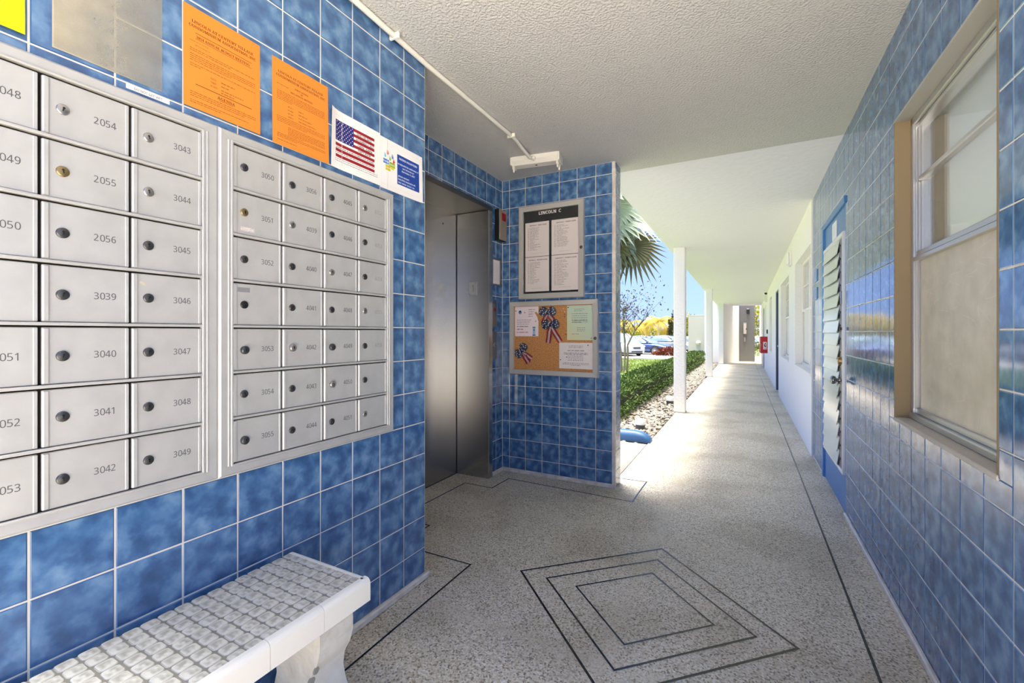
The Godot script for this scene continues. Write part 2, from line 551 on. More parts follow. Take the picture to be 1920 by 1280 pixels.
func build_tiles() -> void:
	var L := Transform3D(Basis(Vector3.UP, PI / 2), V(XL - 0.003, 0, 0))
	lay(get_node("wall_left"), L, 8.4223 * P, 0.6064, Rect2(0.15, 0.028, 1.5908, CEIL - 0.03), [Rect2(0.19, 0.772, 1.30, 1.02)], Rect2(0.25, 0, 2, 3))
	var E := Transform3D(Basis(Vector3.UP, PI / 2), V(XE - 0.003, 0, 0))
	for q in [["wall_elevator", Rect2(3.216, 0.03, 0.199, 2.207)], ["wall_lintel", Rect2(1.745, 2.238, 1.670, CEIL - 2.240)], ["wall_return", Rect2(1.745, 0.03, 0.300, 2.207)]]:
		lay(get_node(q[0]), E, 3.4168 - 0.112 - 10 * P, 1.3493, q[1], [], Rect2(2.05, 0, 3, 3))
	var F := Transform3D(Basis(), V(0, 0, ZF - 0.003))
	lay(get_node("wall_far"), F, -11.8025 * P, 1.3493, Rect2(XE + 0.004, 0.03, -0.909 - XE - 0.004, CEIL - 0.032), [Rect2(-1.69, 1.49, 0.55, 0.75), Rect2(-1.77, 0.86, 0.745, 0.58)], Rect2(-3, 0, 4, 3))
	var EF := Transform3D(Basis(Vector3.UP, PI / 2), V(-0.8865, 0, 0))
	lay(get_node("wall_far"), EF, 3.4300, 1.3493, Rect2(3.430, 0.004, 0.1445, CEIL - 0.006), [], Rect2(3, 0, 1, 3))
	var R := Transform3D(Basis(Vector3.UP, -PI / 2), V(XR + 0.003, 0, 0))
	lay(get_node("wall_right"), R, -23.0999 * P, 0.7428, Rect2(-5.22, 0.012, 4.60, CEIL - 0.014), [Rect2(-2.529, 0.816, 0.918, 1.298), Rect2(-4.604, -0.1, 0.988, 2.192)], Rect2(-5.3, 0, 3.85, 3))
	lay(get_node("wall_right"), Transform3D(Basis(), V(0, 0, -0.6215)), XR + 0.003, 0.7428, Rect2(XR + 0.003, 0.012, 0.186, CEIL - 0.014), [], Rect2(9, 0, 1, 1))

# ---------------------------------------------------------------- elevator
func build_elevator() -> void:
	var t := thing("elevator_entrance", "brushed stainless steel elevator entrance with recessed door and deep jambs", "elevator", V(-2.168, 0, -3.19))
	var o := V(-2.168, 0, -3.19)
	var L := func(m: MB) -> MB:
		var q := MB.new(); q.put(m, Transform3D(Basis(), -o)); return q
	obj("door_panel", L.call(bx(-2.20, 0.004, -3.16, -2.168, 2.206, -2.10)), steel, t)
	var fr := MB.new()
	fr.box(V(-2.20, 0, -3.2155), V(XE + 0.018, 2.197, -3.155), 0.003)
	fr.box(V(-1.90, 0, -3.2157), V(XE + 0.0185, 2.197, -3.204), 0.003)
	obj("jamb", L.call(fr), steel, t)
	var f2 := MB.new()
	f2.box(V(-2.20, 0, -2.10), V(XE + 0.018, 2.197, -2.048), 0.003)
	obj("jamb", L.call(f2), steel, t)
	var hd := MB.new()
	hd.box(V(-2.20, 2.198, -3.216), V(XE + 0.020, 2.237, -2.048), 0.004)
	obj("head", L.call(hd), mat("darkened steel", C(104, 103, 102), 0.38, 0.9), t)
	obj("sill", L.call(bx(-2.30, 0.0, -3.155, -2.165, 0.006, -2.10)), mat("dark sill", C(70, 68, 64), 0.5, 0.6), t)
	obj("shadow_gap", L.call(bx(-2.196, 0.004, -3.157, -2.164, 2.2, -3.151)), black, t)
	var ph := MB.new(); ph.lathe([Vector2(0.007, 0), Vector2(0.007, 0.002), Vector2(0, 0.002)], 12, Transform3D(Basis(V(0, 0, 1), -PI / 2), V(-2.168, 2.079, -2.961) - o))
	obj("key_hole", ph, black, t)
	# floor plate with a raised figure on the jamb
	var bp := thing("braille_plate", "small square steel floor plate with a raised numeral on elevator jamb", "plate", V(-2.045, 1.507, -3.155))
	obj("plate", bx(0, 0, 0, 0.082, 0.108, 0.0025, 0.001), mat("plate steel", C(196, 195, 192), 0.4, 0.9), bp)
	lettering("1", 0.075, mat("numeral steel", C(150, 149, 147), 0.4, 0.8), bp, V(0.045, 0.054, 0.003), "numeral", "Droid Sans", 0.001)
	for q in [V(0.008, 0.008, 0.0025), V(0.074, 0.1, 0.0025)]:
		var sc := MB.new(); sc.lathe([Vector2(0.003, 0), Vector2(0.003, 0.001), Vector2(0, 0.0015)], 8, Transform3D(Basis(V(1, 0, 0), PI / 2), q))
		obj("screw", sc, black, bp)
	# hall indicator, certificate, button stations on the narrow wall (local x = towards the far corner)
	var W := func(s: float, y: float) -> Vector3: return V(XE, y, -s)
	var hi := thing("hall_indicator", "black and beige elevator position indicator with red display in the corner", "indicator", W.call(3.278, 1.972), PI / 2)
	obj("housing", bx(0, 0, 0, 0.128, 0.262, 0.042, 0.003), black, hi)
	obj("face_plate", bx(0.005, 0.006, 0.042, 0.128, 0.260, 0.050, 0.002), mat("champagne plate", C(178, 160, 138), 0.45, 0.4), hi)
	obj("display", bx(0.040, 0.170, 0.050, 0.110, 0.235, 0.0525, 0.001), mat("red display lens", C(186, 30, 26), 0.25), hi)
	obj("digit_segment", bx(0.066, 0.182, 0.0525, 0.083, 0.223, 0.0535), mat("dark red digit", C(110, 12, 12), 0.3), hi)
	var ce := thing("framed_certificate", "small framed white certificate between the indicator and the call buttons", "certificate", W.call(3.222, 1.592), PI / 2)
	var fm := MB.new()
	for r in [[0.0, 0.0, 0.15, 0.012], [0.0, 0.216, 0.15, 0.228], [0.0, 0.012, 0.012, 0.216], [0.138, 0.012, 0.15, 0.216]]:
		fm.box(V(r[0], r[1], 0), V(r[2], r[3], 0.014), 0.002)
	obj("frame", fm, mat("grey frame", C(120, 118, 116), 0.4, 0.5), ce)
	var im := blank(126, 204, C(236, 230, 228))
	lines(im, 14, 30, 98, 12, 13, 3, C(170, 165, 165))
	obj("paper", bx(0.012, 0.012, 0.001, 0.138, 0.216, 0.006), print_mat("certificate print", im), ce)
	var plate := mat("satin plate", C(142, 144, 152), 0.38, 0.9)
	var s1 := thing("key_station", "upper steel plate with a red key switch beside the elevator", "switch plate", W.call(3.232, 1.243), PI / 2)
	obj("plate", bx(0, 0, 0, 0.082, 0.224, 0.005, 0.0015), plate, s1)
	var kb := MB.new(); kb.lathe([Vector2(0.017, 0), Vector2(0.017, 0.004), Vector2(0.012, 0.006), Vector2(0, 0.006)], 16, Transform3D(Basis(V(1, 0, 0), PI / 2), V(0.042, 0.145, 0.005)))
	obj("key_switch", kb, mat("red switch", C(128, 22, 24), 0.35), s1)
	obj("legend", bx(0.018, 0.03, 0.005, 0.064, 0.085, 0.006), mat("brassy legend", C(150, 132, 104), 0.5, 0.4), s1)
	var s2 := thing("call_station", "lower steel plate with a round call button marked G beside the elevator", "switch plate", W.call(3.232, 0.972), PI / 2)
	obj("plate", bx(0, 0, 0, 0.082, 0.232, 0.005, 0.0015), plate, s2)
	var cb := MB.new(); cb.lathe([Vector2(0.018, 0), Vector2(0.018, 0.003), Vector2(0.014, 0.005), Vector2(0, 0.005)], 16, Transform3D(Basis(V(1, 0, 0), PI / 2), V(0.042, 0.120, 0.005)))
	obj("call_button", cb, mat("grey button", C(190, 192, 196), 0.4, 0.4), s2)
	lettering("G", 0.034, black, s2, V(0.042, 0.120, 0.0104), "lettering", "Droid Sans Bold")

# ---------------------------------------------------------------- window wall: window and louvred door
func build_right_wall() -> void:
	# local x towards the camera, y up, z out of the wall
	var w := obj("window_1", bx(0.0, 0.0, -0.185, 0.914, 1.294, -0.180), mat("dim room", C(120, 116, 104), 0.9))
	w.position = V(XR, 0.818, -2.527); w.rotation.y = -PI / 2
	tag(w, "tall aluminium window with a pale shade above and a scratched tan panel below", "window", "", "structure")
	var W := 0.914
	var Hh := 1.294
	var tan := mat("tan painted jamb", C(136, 118, 88), 0.6)
	var grey := mat("grey painted head", C(168, 168, 160), 0.7)
	obj("jamb", bx(-0.004, 0, -0.16, 0.006, Hh, 0.001), tan, w, "tan painted far jamb")
	obj("jamb", bx(W - 0.006, 0, -0.16, W + 0.004, Hh, 0.001), tan, w)
	obj("head", bx(-0.004, Hh - 0.006, -0.16, W + 0.004, Hh + 0.004, 0.001), grey, w)
	obj("sill", bx(-0.004, -0.008, -0.16, W + 0.004, 0.008, 0.004, 0.003), tri_mat(mat("worn stone sill", C(196, 190, 178), 0.8), 4.0), w, "worn stone sill")
	var af := mat("mill aluminium", C(196, 196, 196), 0.3, 0.75)
	var fr := MB.new()
	for r in [[0.006, 0.008, 0.030, Hh - 0.006], [W - 0.030, 0.008, W - 0.006, Hh - 0.006]]:
		fr.box(V(r[0], r[1], -0.105), V(r[2], r[3], -0.052), 0.003)
	for k in 3: fr.box(V(0.030 + 0.007 * k, 0.02, -0.105), V(0.0345 + 0.007 * k, Hh - 0.02, -0.060 - 0.008 * k), 0.001)
	fr.box(V(0.006, Hh - 0.036, -0.105), V(W - 0.006, Hh - 0.006, -0.052), 0.003)
	fr.box(V(0.006, Hh - 0.052, -0.105), V(W - 0.006, Hh - 0.038, -0.064), 0.002)
	fr.box(V(0.006, 0.008, -0.105), V(W - 0.006, 0.034, -0.046), 0.004)
	fr.box(V(0.02, 0.034, -0.105), V(W - 0.02, 0.056, -0.062), 0.003)
	obj("window_frame", fr, af, w)
	var rail := MB.new()
	rail.box(V(0.022, 0.676, -0.105), V(W - 0.022, 0.692, -0.052), 0.002)
	rail.box(V(0.026, 0.694, -0.105), V(W - 0.026, 0.716, -0.060), 0.003)
	obj("meeting_rail", rail, af, w)
	var mun := MB.new(); mun.box(V(0.05, 1.012, -0.096), V(W - 0.05, 1.030, -0.066), 0.003)
	obj("muntin", mun, af, w)
	var glass := mat("window glass", Color(0.86, 0.93, 0.95, 0.10), 0.02, 0.0, 0.7)
	glass.transparency = BaseMaterial3D.TRANSPARENCY_ALPHA
	obj("pane", bx(0.05, 0.716, -0.088, W - 0.05, 1.012, -0.084), glass, w)
	obj("pane", bx(0.05, 1.030, -0.088, W - 0.05, 1.244, -0.084), glass, w)
	obj("shade", bx(0.105, 0.66, -0.150, W - 0.02, 1.29, -0.146), mat("pale window shade", C(222, 232, 236), 0.8), w, "pale window shade behind the upper panes")
	# scratched tan panel in the lower sash
	var im := blank(512, 512, C(205, 197, 176))
	var fn := noise(61, 0.01, 4)
	for y in 512:
		for x in 512:
			var k := fn.get_noise_2d(x, y) * 0.05 + fn.get_noise_2d(x * 1.5, y * 0.6 + 900) * 0.03 + 0.05 * smoothstep(430, 512, y) + 0.03 * smoothstep(90, 0, x)
			var c := Color(0.80 + k, 0.77 + k, 0.69 + k)
			im.set_pixel(x, y, c)
	for k in 70:
		var p := Vector2(rg.randf() * 512, rg.randf() * 512)
		var d := Vector2.from_angle(rg.randf_range(-0.5, 0.5) + (PI / 2 if rg.randf() < 0.3 else 0.0))
		for q in rg.randi_range(8, 70):
			p += d; d = d.rotated(rg.randf_range(-0.06, 0.06))
			if p.x > 1 and p.y > 1 and p.x < 511 and p.y < 511: im.set_pixel(int(p.x), int(p.y), im.get_pixel(int(p.x), int(p.y)).lerp(C(236, 232, 222), 0.5))
	var pm := print_mat("scratched tan acrylic", im, 0.4)
	pm.metallic_specular = 0.35
	obj("panel", bx(0.05, 0.054, -0.080, W - 0.03, 0.678, -0.074), pm, w, "scratched tan acrylic panel")
	# louvred door
	var leaf := MB.new()
	for r in [[0.0, -0.015, 0.89, 0.245], [0.0, 1.83, 0.89, 2.02], [0.0, 0.245, 0.03, 1.83], [0.84, 0.245, 0.89, 1.83]]:
		leaf.box(V(r[0], r[1], -0.035), V(r[2], r[3], 0.0), 0.002)
	leaf.box(V(0.02, 0.24, -0.034), V(0.85, 1.84, -0.028))
	var d := obj("door_1", leaf, blue_paint)
	d.position = V(XR + 0.004, 0.02, -4.51); d.rotation.y = -PI / 2
	tag(d, "blue door with a tall jalousie of frosted glass slats, steel knob and number plate", "door", "", "structure")
	var cas := MB.new()
	cas.box(V(-0.085, -0.02, -0.06), V(-0.015, 2.055, 0.014), 0.004)
	cas.box(V(-0.085, 2.02, -0.06), V(0.90, 2.068, 0.014), 0.004)
	cas.box(V(-0.02, -0.02, -0.06), V(-0.006, 2.035, 0.006), 0.002)
	obj("casing", cas, blue_paint, d)
	var lf := MB.new()
	lf.box(V(0.02, 1.815, -0.004), V(0.85, 1.845, 0.016), 0.003)
	lf.box(V(0.02, 0.232, -0.004), V(0.85, 0.256, 0.016), 0.003)
	lf.box(V(0.02, 0.25, -0.004), V(0.036, 1.82, 0.014), 0.002)
	lf.box(V(0.836, 0.25, -0.004), V(0.85, 1.82, 0.016), 0.002)
	obj("louver_frame", lf, mat("white aluminium", C(226, 226, 226), 0.35, 0.3), d)
	var ch := MB.new(); ch.box(V(0.575, 0.256, -0.006), V(0.836, 1.815, 0.004), 0.001)
	obj("side_channel", ch, mat("grey channel", C(128, 128, 132), 0.4, 0.6), d)
	var lg := mat("frosted louver glass", C(206, 216, 211), 0.12, 0.0, 0.6)
	for k in 17:
		var y := 0.258 + k * 0.0915
		var s := obj("louver", bx(0.042, 0, -0.002, 0.675, 0.104, 0.003, 0.001), lg, d)
		s.position = V(0, y, 0.020); s.rotation.x = -0.17
		obj("clip", bx(0.69, y + 0.045, 0.004, 0.715, y + 0.056, 0.010, 0.001), black, d)
	var kn := MB.new()
	kn.lathe([Vector2(0.030, 0), Vector2(0.030, 0.006), Vector2(0.012, 0.010), Vector2(0.012, 0.034), Vector2(0.024, 0.042), Vector2(0.029, 0.056), Vector2(0.024, 0.068), Vector2(0.0, 0.072)], 18, Transform3D(Basis(V(1, 0, 0), PI / 2), V(0.80, 0.855, 0.004)))
	obj("knob", kn, mat("dark chrome", C(150, 146, 140), 0.18, 1.0), d, "round chrome knob")
	obj("strike_plate", bx(0.775, 0.79, 0.0, 0.838, 0.92, 0.005, 0.001), mat("worn nickel", C(200, 198, 192), 0.35, 0.8), d)
	var dl := MB.new()
	dl.box(V(0.765, 0.93, 0.0), V(0.838, 1.06, 0.012), 0.003)
	dl.lathe([Vector2(0.026, 0), Vector2(0.025, 0.018), Vector2(0.018, 0.022), Vector2(0, 0.022)], 16, Transform3D(Basis(V(1, 0, 0), PI / 2), V(0.80, 0.985, 0.012)))
	obj("deadbolt", dl, mat("aged brass", C(170, 140, 92), 0.35, 0.9), d, "brass deadbolt")
	obj("latch", bx(0.822, 1.19, 0.004, 0.842, 1.21, 0.028, 0.002), black, d)
	obj("latch", bx(0.822, 1.36, 0.004, 0.842, 1.45, 0.022, 0.002), mat("dark chrome", Color.WHITE), d)
	var pi := blank(64, 90, C(228, 230, 236))
	lines(pi, 14, 20, 36, 6, 9, 4, C(176, 178, 192))
	obj("number_plate", bx(0.37, 1.86, 0.0, 0.55, 1.985, 0.004, 0.001), print_mat("door plate print", pi, 0.4), d, "small white plate on the door")
	# two pale plaques on the tiles beyond the door
	for k in 2:
		var q := thing("wall_plaque", ["upper pale blue plaque on the tiles between the louvred door and the white wall", "lower pale blue plaque on the tiles between the louvred door and the white wall"][k], "plaque", V(XR, [1.665, 1.500][k], -5.10), -PI / 2, "plaques beyond the door")
		obj("plate", bx(0, 0, 0.0005, 0.17, 0.11, 0.008, 0.002), mat("pale plaque", C(150, 172, 204), 0.6), q)
		obj("rim", bx(0.014, 0.014, 0.008, 0.156, 0.096, 0.0095, 0.001), mat("pale plaque inset", C(136, 160, 196), 0.6), q)

# ---------------------------------------------------------------- corridor
func build_corridor() -> void:
	var ang := -PI / 2 + 0.0023
	var at := V(0.556, 0, -5.22)
	var holes := [[-1.62, -0.05, 0.79, 2.07], [-4.24, -2.54, 0.78, 2.05], [-5.76, -4.86, 0.0, 2.05], [-8.35, -7.25, 0.74, 2.08], [-11.3, -10.6, 0.74, 2.06], [-12.9, -12.1, 0.0, 2.05]]
	var m := MB.new()
	var prev := 0.0
	for h in holes:
		m.box(V(h[1], 0, -0.2), V(prev, 2.72, 0))
		if h[2] > 0: m.box(V(h[0], 0, -0.2), V(h[1], h[2], 0))
		m.box(V(h[0], h[3], -0.2), V(h[1], 2.72, 0))
		prev = h[0]
	m.box(V(-17.6, 0, -0.2), V(prev, 2.72, 0))
	var ww := struct("wall_corridor", m, white_wall, "long white stucco corridor wall with windows and doors", "wall")
	ww.position = at; ww.rotation.y = ang
	var wf := mat("white window frame", C(232, 229, 222), 0.4)
	var wp := mat("white shade panel", C(228, 224, 214), 0.6)
	var glass: Material = mats["window glass"]
	var lab := ["white double window next to the blue tiled pillar in the corridor", "white double window between the wall lamp and the second door", "", "narrow white window beyond the corridor door, first after it", "narrow white window farthest along the corridor wall"]
	var no := 2
	for k in [0, 1, 3, 4]:
		var h = holes[k]
		var w: float = h[1] - h[0]
		var hh: float = h[3] - h[2]
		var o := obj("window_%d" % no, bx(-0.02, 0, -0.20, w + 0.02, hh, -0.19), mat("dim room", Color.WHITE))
		no += 1
		tag(o, lab[k], "window", "", "structure")
		o.transform = ww.transform * Transform3D(Basis(), V(h[0], h[2], 0))
		var fr := MB.new()
		var cols := 2 if k < 2 else 1
		fr.box(V(0, 0, -0.12), V(0.035, hh, -0.075), 0.004); fr.box(V(w - 0.035, 0, -0.12), V(w, hh, -0.075), 0.004)
		fr.box(V(0, hh - 0.035, -0.12), V(w, hh, -0.075), 0.004); fr.box(V(0, 0, -0.12), V(w, 0.035, -0.075), 0.004)
		if cols == 2: fr.box(V(w * 0.5 - 0.035, 0, -0.12), V(w * 0.5 + 0.035, hh, -0.070), 0.004)
		obj("window_frame", fr, wf, o)
		obj("sill", bx(-0.001, -0.02, -0.12, w + 0.001, 0.004, 0.012, 0.004), white_wall, o)
		var pw := (w - 0.07) / cols
		for c in cols:
			var x0 := 0.035 + c * pw
			var x1 := x0 + pw
			obj("meeting_rail", bx(x0, hh * 0.52, -0.115, x1, hh * 0.52 + 0.03, -0.072, 0.003), wf, o)
			obj("muntin", bx(x0, hh * 0.76, -0.110, x1, hh * 0.76 + 0.014, -0.082, 0.002), wf, o)
			obj("pane", bx(x0, hh * 0.54, -0.100, x1, hh - 0.035, -0.097), glass, o)
			obj("shade", bx(x0, hh * 0.54, -0.165, x1, hh - 0.035, -0.160), mat("grey blind", C(196, 192, 184), 0.8), o)
			obj("panel", bx(x0 + 0.01, 0.04, -0.100, x1 - 0.01, hh * 0.52, -0.094), wp, o)
	for k in [2, 5]:
		var h = holes[k]
		var o := obj("door_2" if k == 2 else "door_3", bx(0.02, 0.01, -0.14, 0.88 if k == 2 else 0.78, 2.02, -0.10, 0.003), mat("pale grey door", C(214, 217, 222), 0.4))
		tag(o, "pale grey corridor door with dark blue frame and steel knob" if k == 2 else "recessed pale door farthest down the corridor wall", "door", "", "structure")
		o.transform = ww.transform * Transform3D(Basis(), V(h[0], 0, 0))
		var w: float = h[1] - h[0]
		var fr := MB.new()
		fr.box(V(0, 0, -0.16), V(0.03, 2.05, -0.01), 0.003); fr.box(V(w - 0.03, 0, -0.16), V(w, 2.05, -0.01), 0.003)
		fr.box(V(0.03, 2.02, -0.16), V(w - 0.03, 2.05, -0.01), 0.003)
		obj("casing", fr, mat("navy frame", C(52, 66, 92), 0.4), o)
		var kn := MB.new()
		kn.lathe([Vector2(0.03, 0), Vector2(0.028, 0.008), Vector2(0.012, 0.012), Vector2(0.012, 0.04), Vector2(0.028, 0.05), Vector2(0.03, 0.065), Vector2(0, 0.08)], 14, Transform3D(Basis(V(1, 0, 0), PI / 2), V(0.10, 0.92, -0.10)))
		obj("knob", kn, mat("dark chrome", Color.WHITE), o)
	# columns
	var cl := ["white square corridor column nearest the wall end", "white square corridor column second from the wall end", "white square corridor column farthest away beside the block wall"]
	var cp := [[-0.961, -0.800, -7.113], [-0.978, -0.811, -13.36], [-0.948, -0.770, -19.1]]
	for k in 3:
		var c = cp[k]
		var top: float = CEIL + (c[2] + 3.68) * DUN + 0.02
		var t := thing("corridor_column", cl[k], "column", V((c[0] + c[1]) * 0.5, 0, c[2] - 0.08), 0.0, "columns along the corridor edge")
		var hw: float = (c[1] - c[0]) * 0.5
		var sh := MB.new(); sh.box(V(-hw, 0, -hw), V(hw, top, hw), 0.008)
		obj("shaft", sh, white_wall, t)
		var bs := MB.new(); bs.box(V(-hw - 0.004, 0, -hw - 0.004), V(hw + 0.004, 0.02, hw + 0.004), 0.002)
		obj("base", bs, mat("dirty base", C(176, 172, 164), 0.9), t)
	# wall lamp, sensor, extinguisher cabinet
	var l1 := thing("wall_lamp", "white square wall lamp between the two corridor windows", "lamp", V(0.551, 2.12, -7.42), ang)
	obj("housing", bx(0, 0, 0, 0.16, 0.20, 0.03, 0.004), mat("white lamp body", C(232, 231, 228), 0.5), l1)
	obj("diffuser", bx(0.015, 0.015, 0.028, 0.145, 0.185, 0.060, 0.012), mat("white diffuser", C(238, 238, 238), 0.3), l1)
	var l2 := thing("wall_lamp", "small white wall lamp beyond the corridor door, under a black sensor", "lamp", V(0.533, 2.10, -15.2), ang)
	obj("housing", bx(0, 0, 0, 0.2, 0.2, 0.05, 0.004), mats["white lamp body"], l2)
	obj("diffuser", bx(0.02, 0.02, 0.048, 0.18, 0.18, 0.09, 0.012), mats["white diffuser"], l2)
	var sn := thing("motion_sensor", "small black sensor box high on the corridor wall", "sensor", V(0.533, 2.315, -15.15), ang)
	obj("body", bx(0, 0, 0, 0.09, 0.11, 0.06, 0.01), black, sn)
	obj("lens", bx(0.015, 0.02, 0.055, 0.075, 0.06, 0.066, 0.004), mat("smoked lens", C(50, 44, 40), 0.2), sn)
	var br := thing("wall_switch", "tiny black key box on the corridor wall above the red cabinet", "key box", V(0.535, 1.17, -14.6), ang)
	obj("body", bx(0, 0, 0, 0.05, 0.12, 0.03, 0.004), black, br)
	obj("cap", bx(0.008, 0.012, 0.028, 0.042, 0.108, 0.036, 0.003), mats["smoked lens"], br)
	var red := mat("red enamel", C(186, 26, 34), 0.35)
	var ex := thing("extinguisher_cabinet", "red fire extinguisher cabinet with a white pictogram on the corridor wall", "cabinet", V(0.445, 0.615, -14.75), 0.12)
	obj("body", bx(-0.085, 0, -0.2, 0.095, 0.475, 0.0, 0.008), red, ex)
	obj("door", bx(-0.082, 0.012, 0.0, 0.090, 0.463, 0.012, 0.004), red, ex)
	var im := blank(80, 190, C(246, 222, 226))
	rect(im, 34, 40, 26, 14, C(30, 26, 40)); rect(im, 38, 26, 18, 14, C(30, 26, 40)); rect(im, 20, 60, 14, 52, C(60, 50, 70))
	rect(im, 30, 64, 34, 60, C(40, 36, 52)); rect(im, 38, 74, 18, 22, C(236, 222, 228)); rect(im, 30, 132, 38, 44, C(150, 140, 160)); rect(im, 38, 140, 22, 26, C(240, 226, 232))
	obj("pictogram", bx(-0.022, 0.11, 0.011, 0.068, 0.325, 0.0135), print_mat("extinguisher print", im, 0.4), ex, "white label with extinguisher sign")
	obj("handle", bx(-0.074, 0.20, 0.012, -0.062, 0.26, 0.024, 0.003), mats["dark chrome"], ex)
	# end of the corridor
	var eb := MB.new()
	eb.box(V(-0.27, 0, -21.6), V(0.315, 2.7, -21.3))
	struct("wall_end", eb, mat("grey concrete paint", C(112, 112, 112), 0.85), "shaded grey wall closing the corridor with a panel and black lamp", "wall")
	var dg := MB.new()
	dg.prism(PackedVector2Array([Vector2(-0.80, 19.32), Vector2(-0.27, 21.3), Vector2(-0.27, 21.6), Vector2(-1.5, 21.6), Vector2(-1.5, 19.9), Vector2(-0.80, 19.9)]), 0, 3.1, Transform3D(Basis(V(1, 0, 0), V(0, 0, -1), V(0, 1, 0)), Vector3.ZERO))
	struct("wall_block", dg, white_wall, "bright white angled wall behind the last corridor column", "wall")
	var lowm := bx(-2.16, -0.3, -20.6, -1.5, 1.90, -20.3)
	lowm.box(V(-2.16, 1.905, -20.6), V(-1.5, 1.94, -20.3), 0.004)
	struct("wall_low", lowm, mat("weathered white paint", C(186, 182, 176), 0.85), "low white garden wall behind the end of the hedge", "wall")
	var sp := thing("wall_spigot", "small white capped hose spigot on the low garden wall", "spigot", V(-1.76, 0.78, -20.3))
	var sm := MB.new(); sm.lathe([Vector2(0.09, 0), Vector2(0.09, 0.03), Vector2(0.06, 0.05), Vector2(0.05, 0.12), Vector2(0, 0.13)], 14, Transform3D(Basis(V(1, 0, 0), PI / 2), Vector3.ZERO))
	obj("cap", sm, mat("chalky white", C(226, 222, 214), 0.7), sp)
	var st := MB.new(); st.lathe([Vector2(0.03, 0), Vector2(0.03, 0.06), Vector2(0, 0.06)], 10, Transform3D(Basis(V(1, 0, 0), PI / 2), V(0.05, -0.02, 0.06)))
	obj("stem", st, mat("dull brass", C(140, 130, 110), 0.5, 0.5), sp)
	var pn := thing("utility_panel", "thin framed grey panel on the shaded end wall", "panel", V(-0.125, 1.13, -21.3))
	obj("frame", bx(0, 0, 0, 0.15, 0.50, 0.03, 0.004), mat("grey panel frame", C(120, 116, 110), 0.5), pn)
	obj("door", bx(0.025, 0.03, 0.028, 0.125, 0.47, 0.034, 0.002), mat("pale panel", C(196, 192, 184), 0.6), pn)
	obj("handle", bx(0.11, 0.20, 0.03, 0.145, 0.26, 0.045, 0.003), black, pn)
	var pb := thing("outlet_box", "small grey outlet box under the framed panel on the end wall", "outlet box", V(-0.10, 0.80, -21.3))
	obj("body", bx(0, 0, 0, 0.075, 0.20, 0.03, 0.006), mats["grey panel frame"], pb)
	obj("cover", bx(0.012, 0.03, 0.028, 0.063, 0.17, 0.036, 0.004), mat("grey cover", C(150, 146, 140), 0.5), pb)
	var lb := thing("end_lamp", "black box lamp high on the shaded end wall", "lamp", V(0.01, 2.0, -21.3))
	obj("body", bx(0, 0, 0, 0.11, 0.20, 0.09, 0.01), black, lb)
	obj("lens", bx(0.015, -0.004, 0.02, 0.095, 0.03, 0.08, 0.004), mats["smoked lens"], lb)

# ---------------------------------------------------------------- black strips let into the terrazzo
func strip_path(m: MB, pts: Array, w: float, closed := false) -> void:
	var n := pts.size()
	for i in (n if closed else n - 1):
		var a: Vector2 = pts[i]
		var b: Vector2 = pts[(i + 1) % n]
		var d := (b - a).normalized()
		a -= d * w * 0.5; b += d * w * 0.5
		var s := Vector2(-d.y, d.x) * w * 0.5
		var y := 0.0012 + 0.00003 * i
		m.quad(V(a.x + s.x, y, a.y + s.y), V(b.x + s.x, y, b.y + s.y), V(b.x - s.x, y, b.y - s.y), V(a.x - s.x, y, a.y - s.y))
func build_floor_inlay() -> void:
	var fl := get_node("floor")
	for k in 3:
		var r: float = [0.583, 0.444, 0.294][k]
		var m := MB.new()
		strip_path(m, [Vector2(-0.411 - r, -2.013), Vector2(-0.411, -2.013 - r * 0.985), Vector2(-0.411 + r, -2.013), Vector2(-0.411, -2.013 + r * 0.985)], [0.010, 0.009, 0.008][k], true)
		obj("inlay_diamond", m, inlay, fl)
	var b := MB.new()
	strip_path(b, [Vector2(-1.243, 1.6), Vector2(-1.250, -1.945), Vector2(-1.726, -1.938), Vector2(-1.728, -2.218), Vector2(-1.978, -2.222), Vector2(-1.970, -2.986), Vector2(-1.722, -2.981), Vector2(-1.713, -3.243), Vector2(-0.710, -3.205), Vector2(-0.703, -3.692), Vector2(-0.90, -3.680)], 0.009)
	obj("inlay_border", b, inlay, fl)
	var c := MB.new()
	strip_path(c, [Vector2(0.408, 1.6), Vector2(0.403, -2.63), Vector2(0.392, -5.47), Vector2(0.375, -8.3), Vector2(0.33, -16.0), Vector2(0.30, -21.2)], 0.010)
	obj("inlay_border", c, inlay, fl)
	var pale := mat("brass divider strip", C(206, 203, 196), 0.3, 0.4)
	var d := MB.new()
	strip_path(d, [Vector2(-0.90, -4.885), Vector2(-0.742, -4.885), Vector2(-0.742, -3.95)], 0.007)
	strip_path(d, [Vector2(-0.745, -5.2), Vector2(-0.752, -6.98), Vector2(-0.80, -7.02)], 0.007)
	strip_path(d, [Vector2(-0.76, -7.4), Vector2(-0.775, -13.2), Vector2(0.30, -13.3)], 0.010)
	strip_path(d, [Vector2(-0.775, -13.6), Vector2(-0.775, -18.8)], 0.012)
	strip_path(d, [Vector2(-0.93, -7.30), Vector2(0.54, -7.34)], 0.006)
	obj("divider_strip", d, pale, fl)

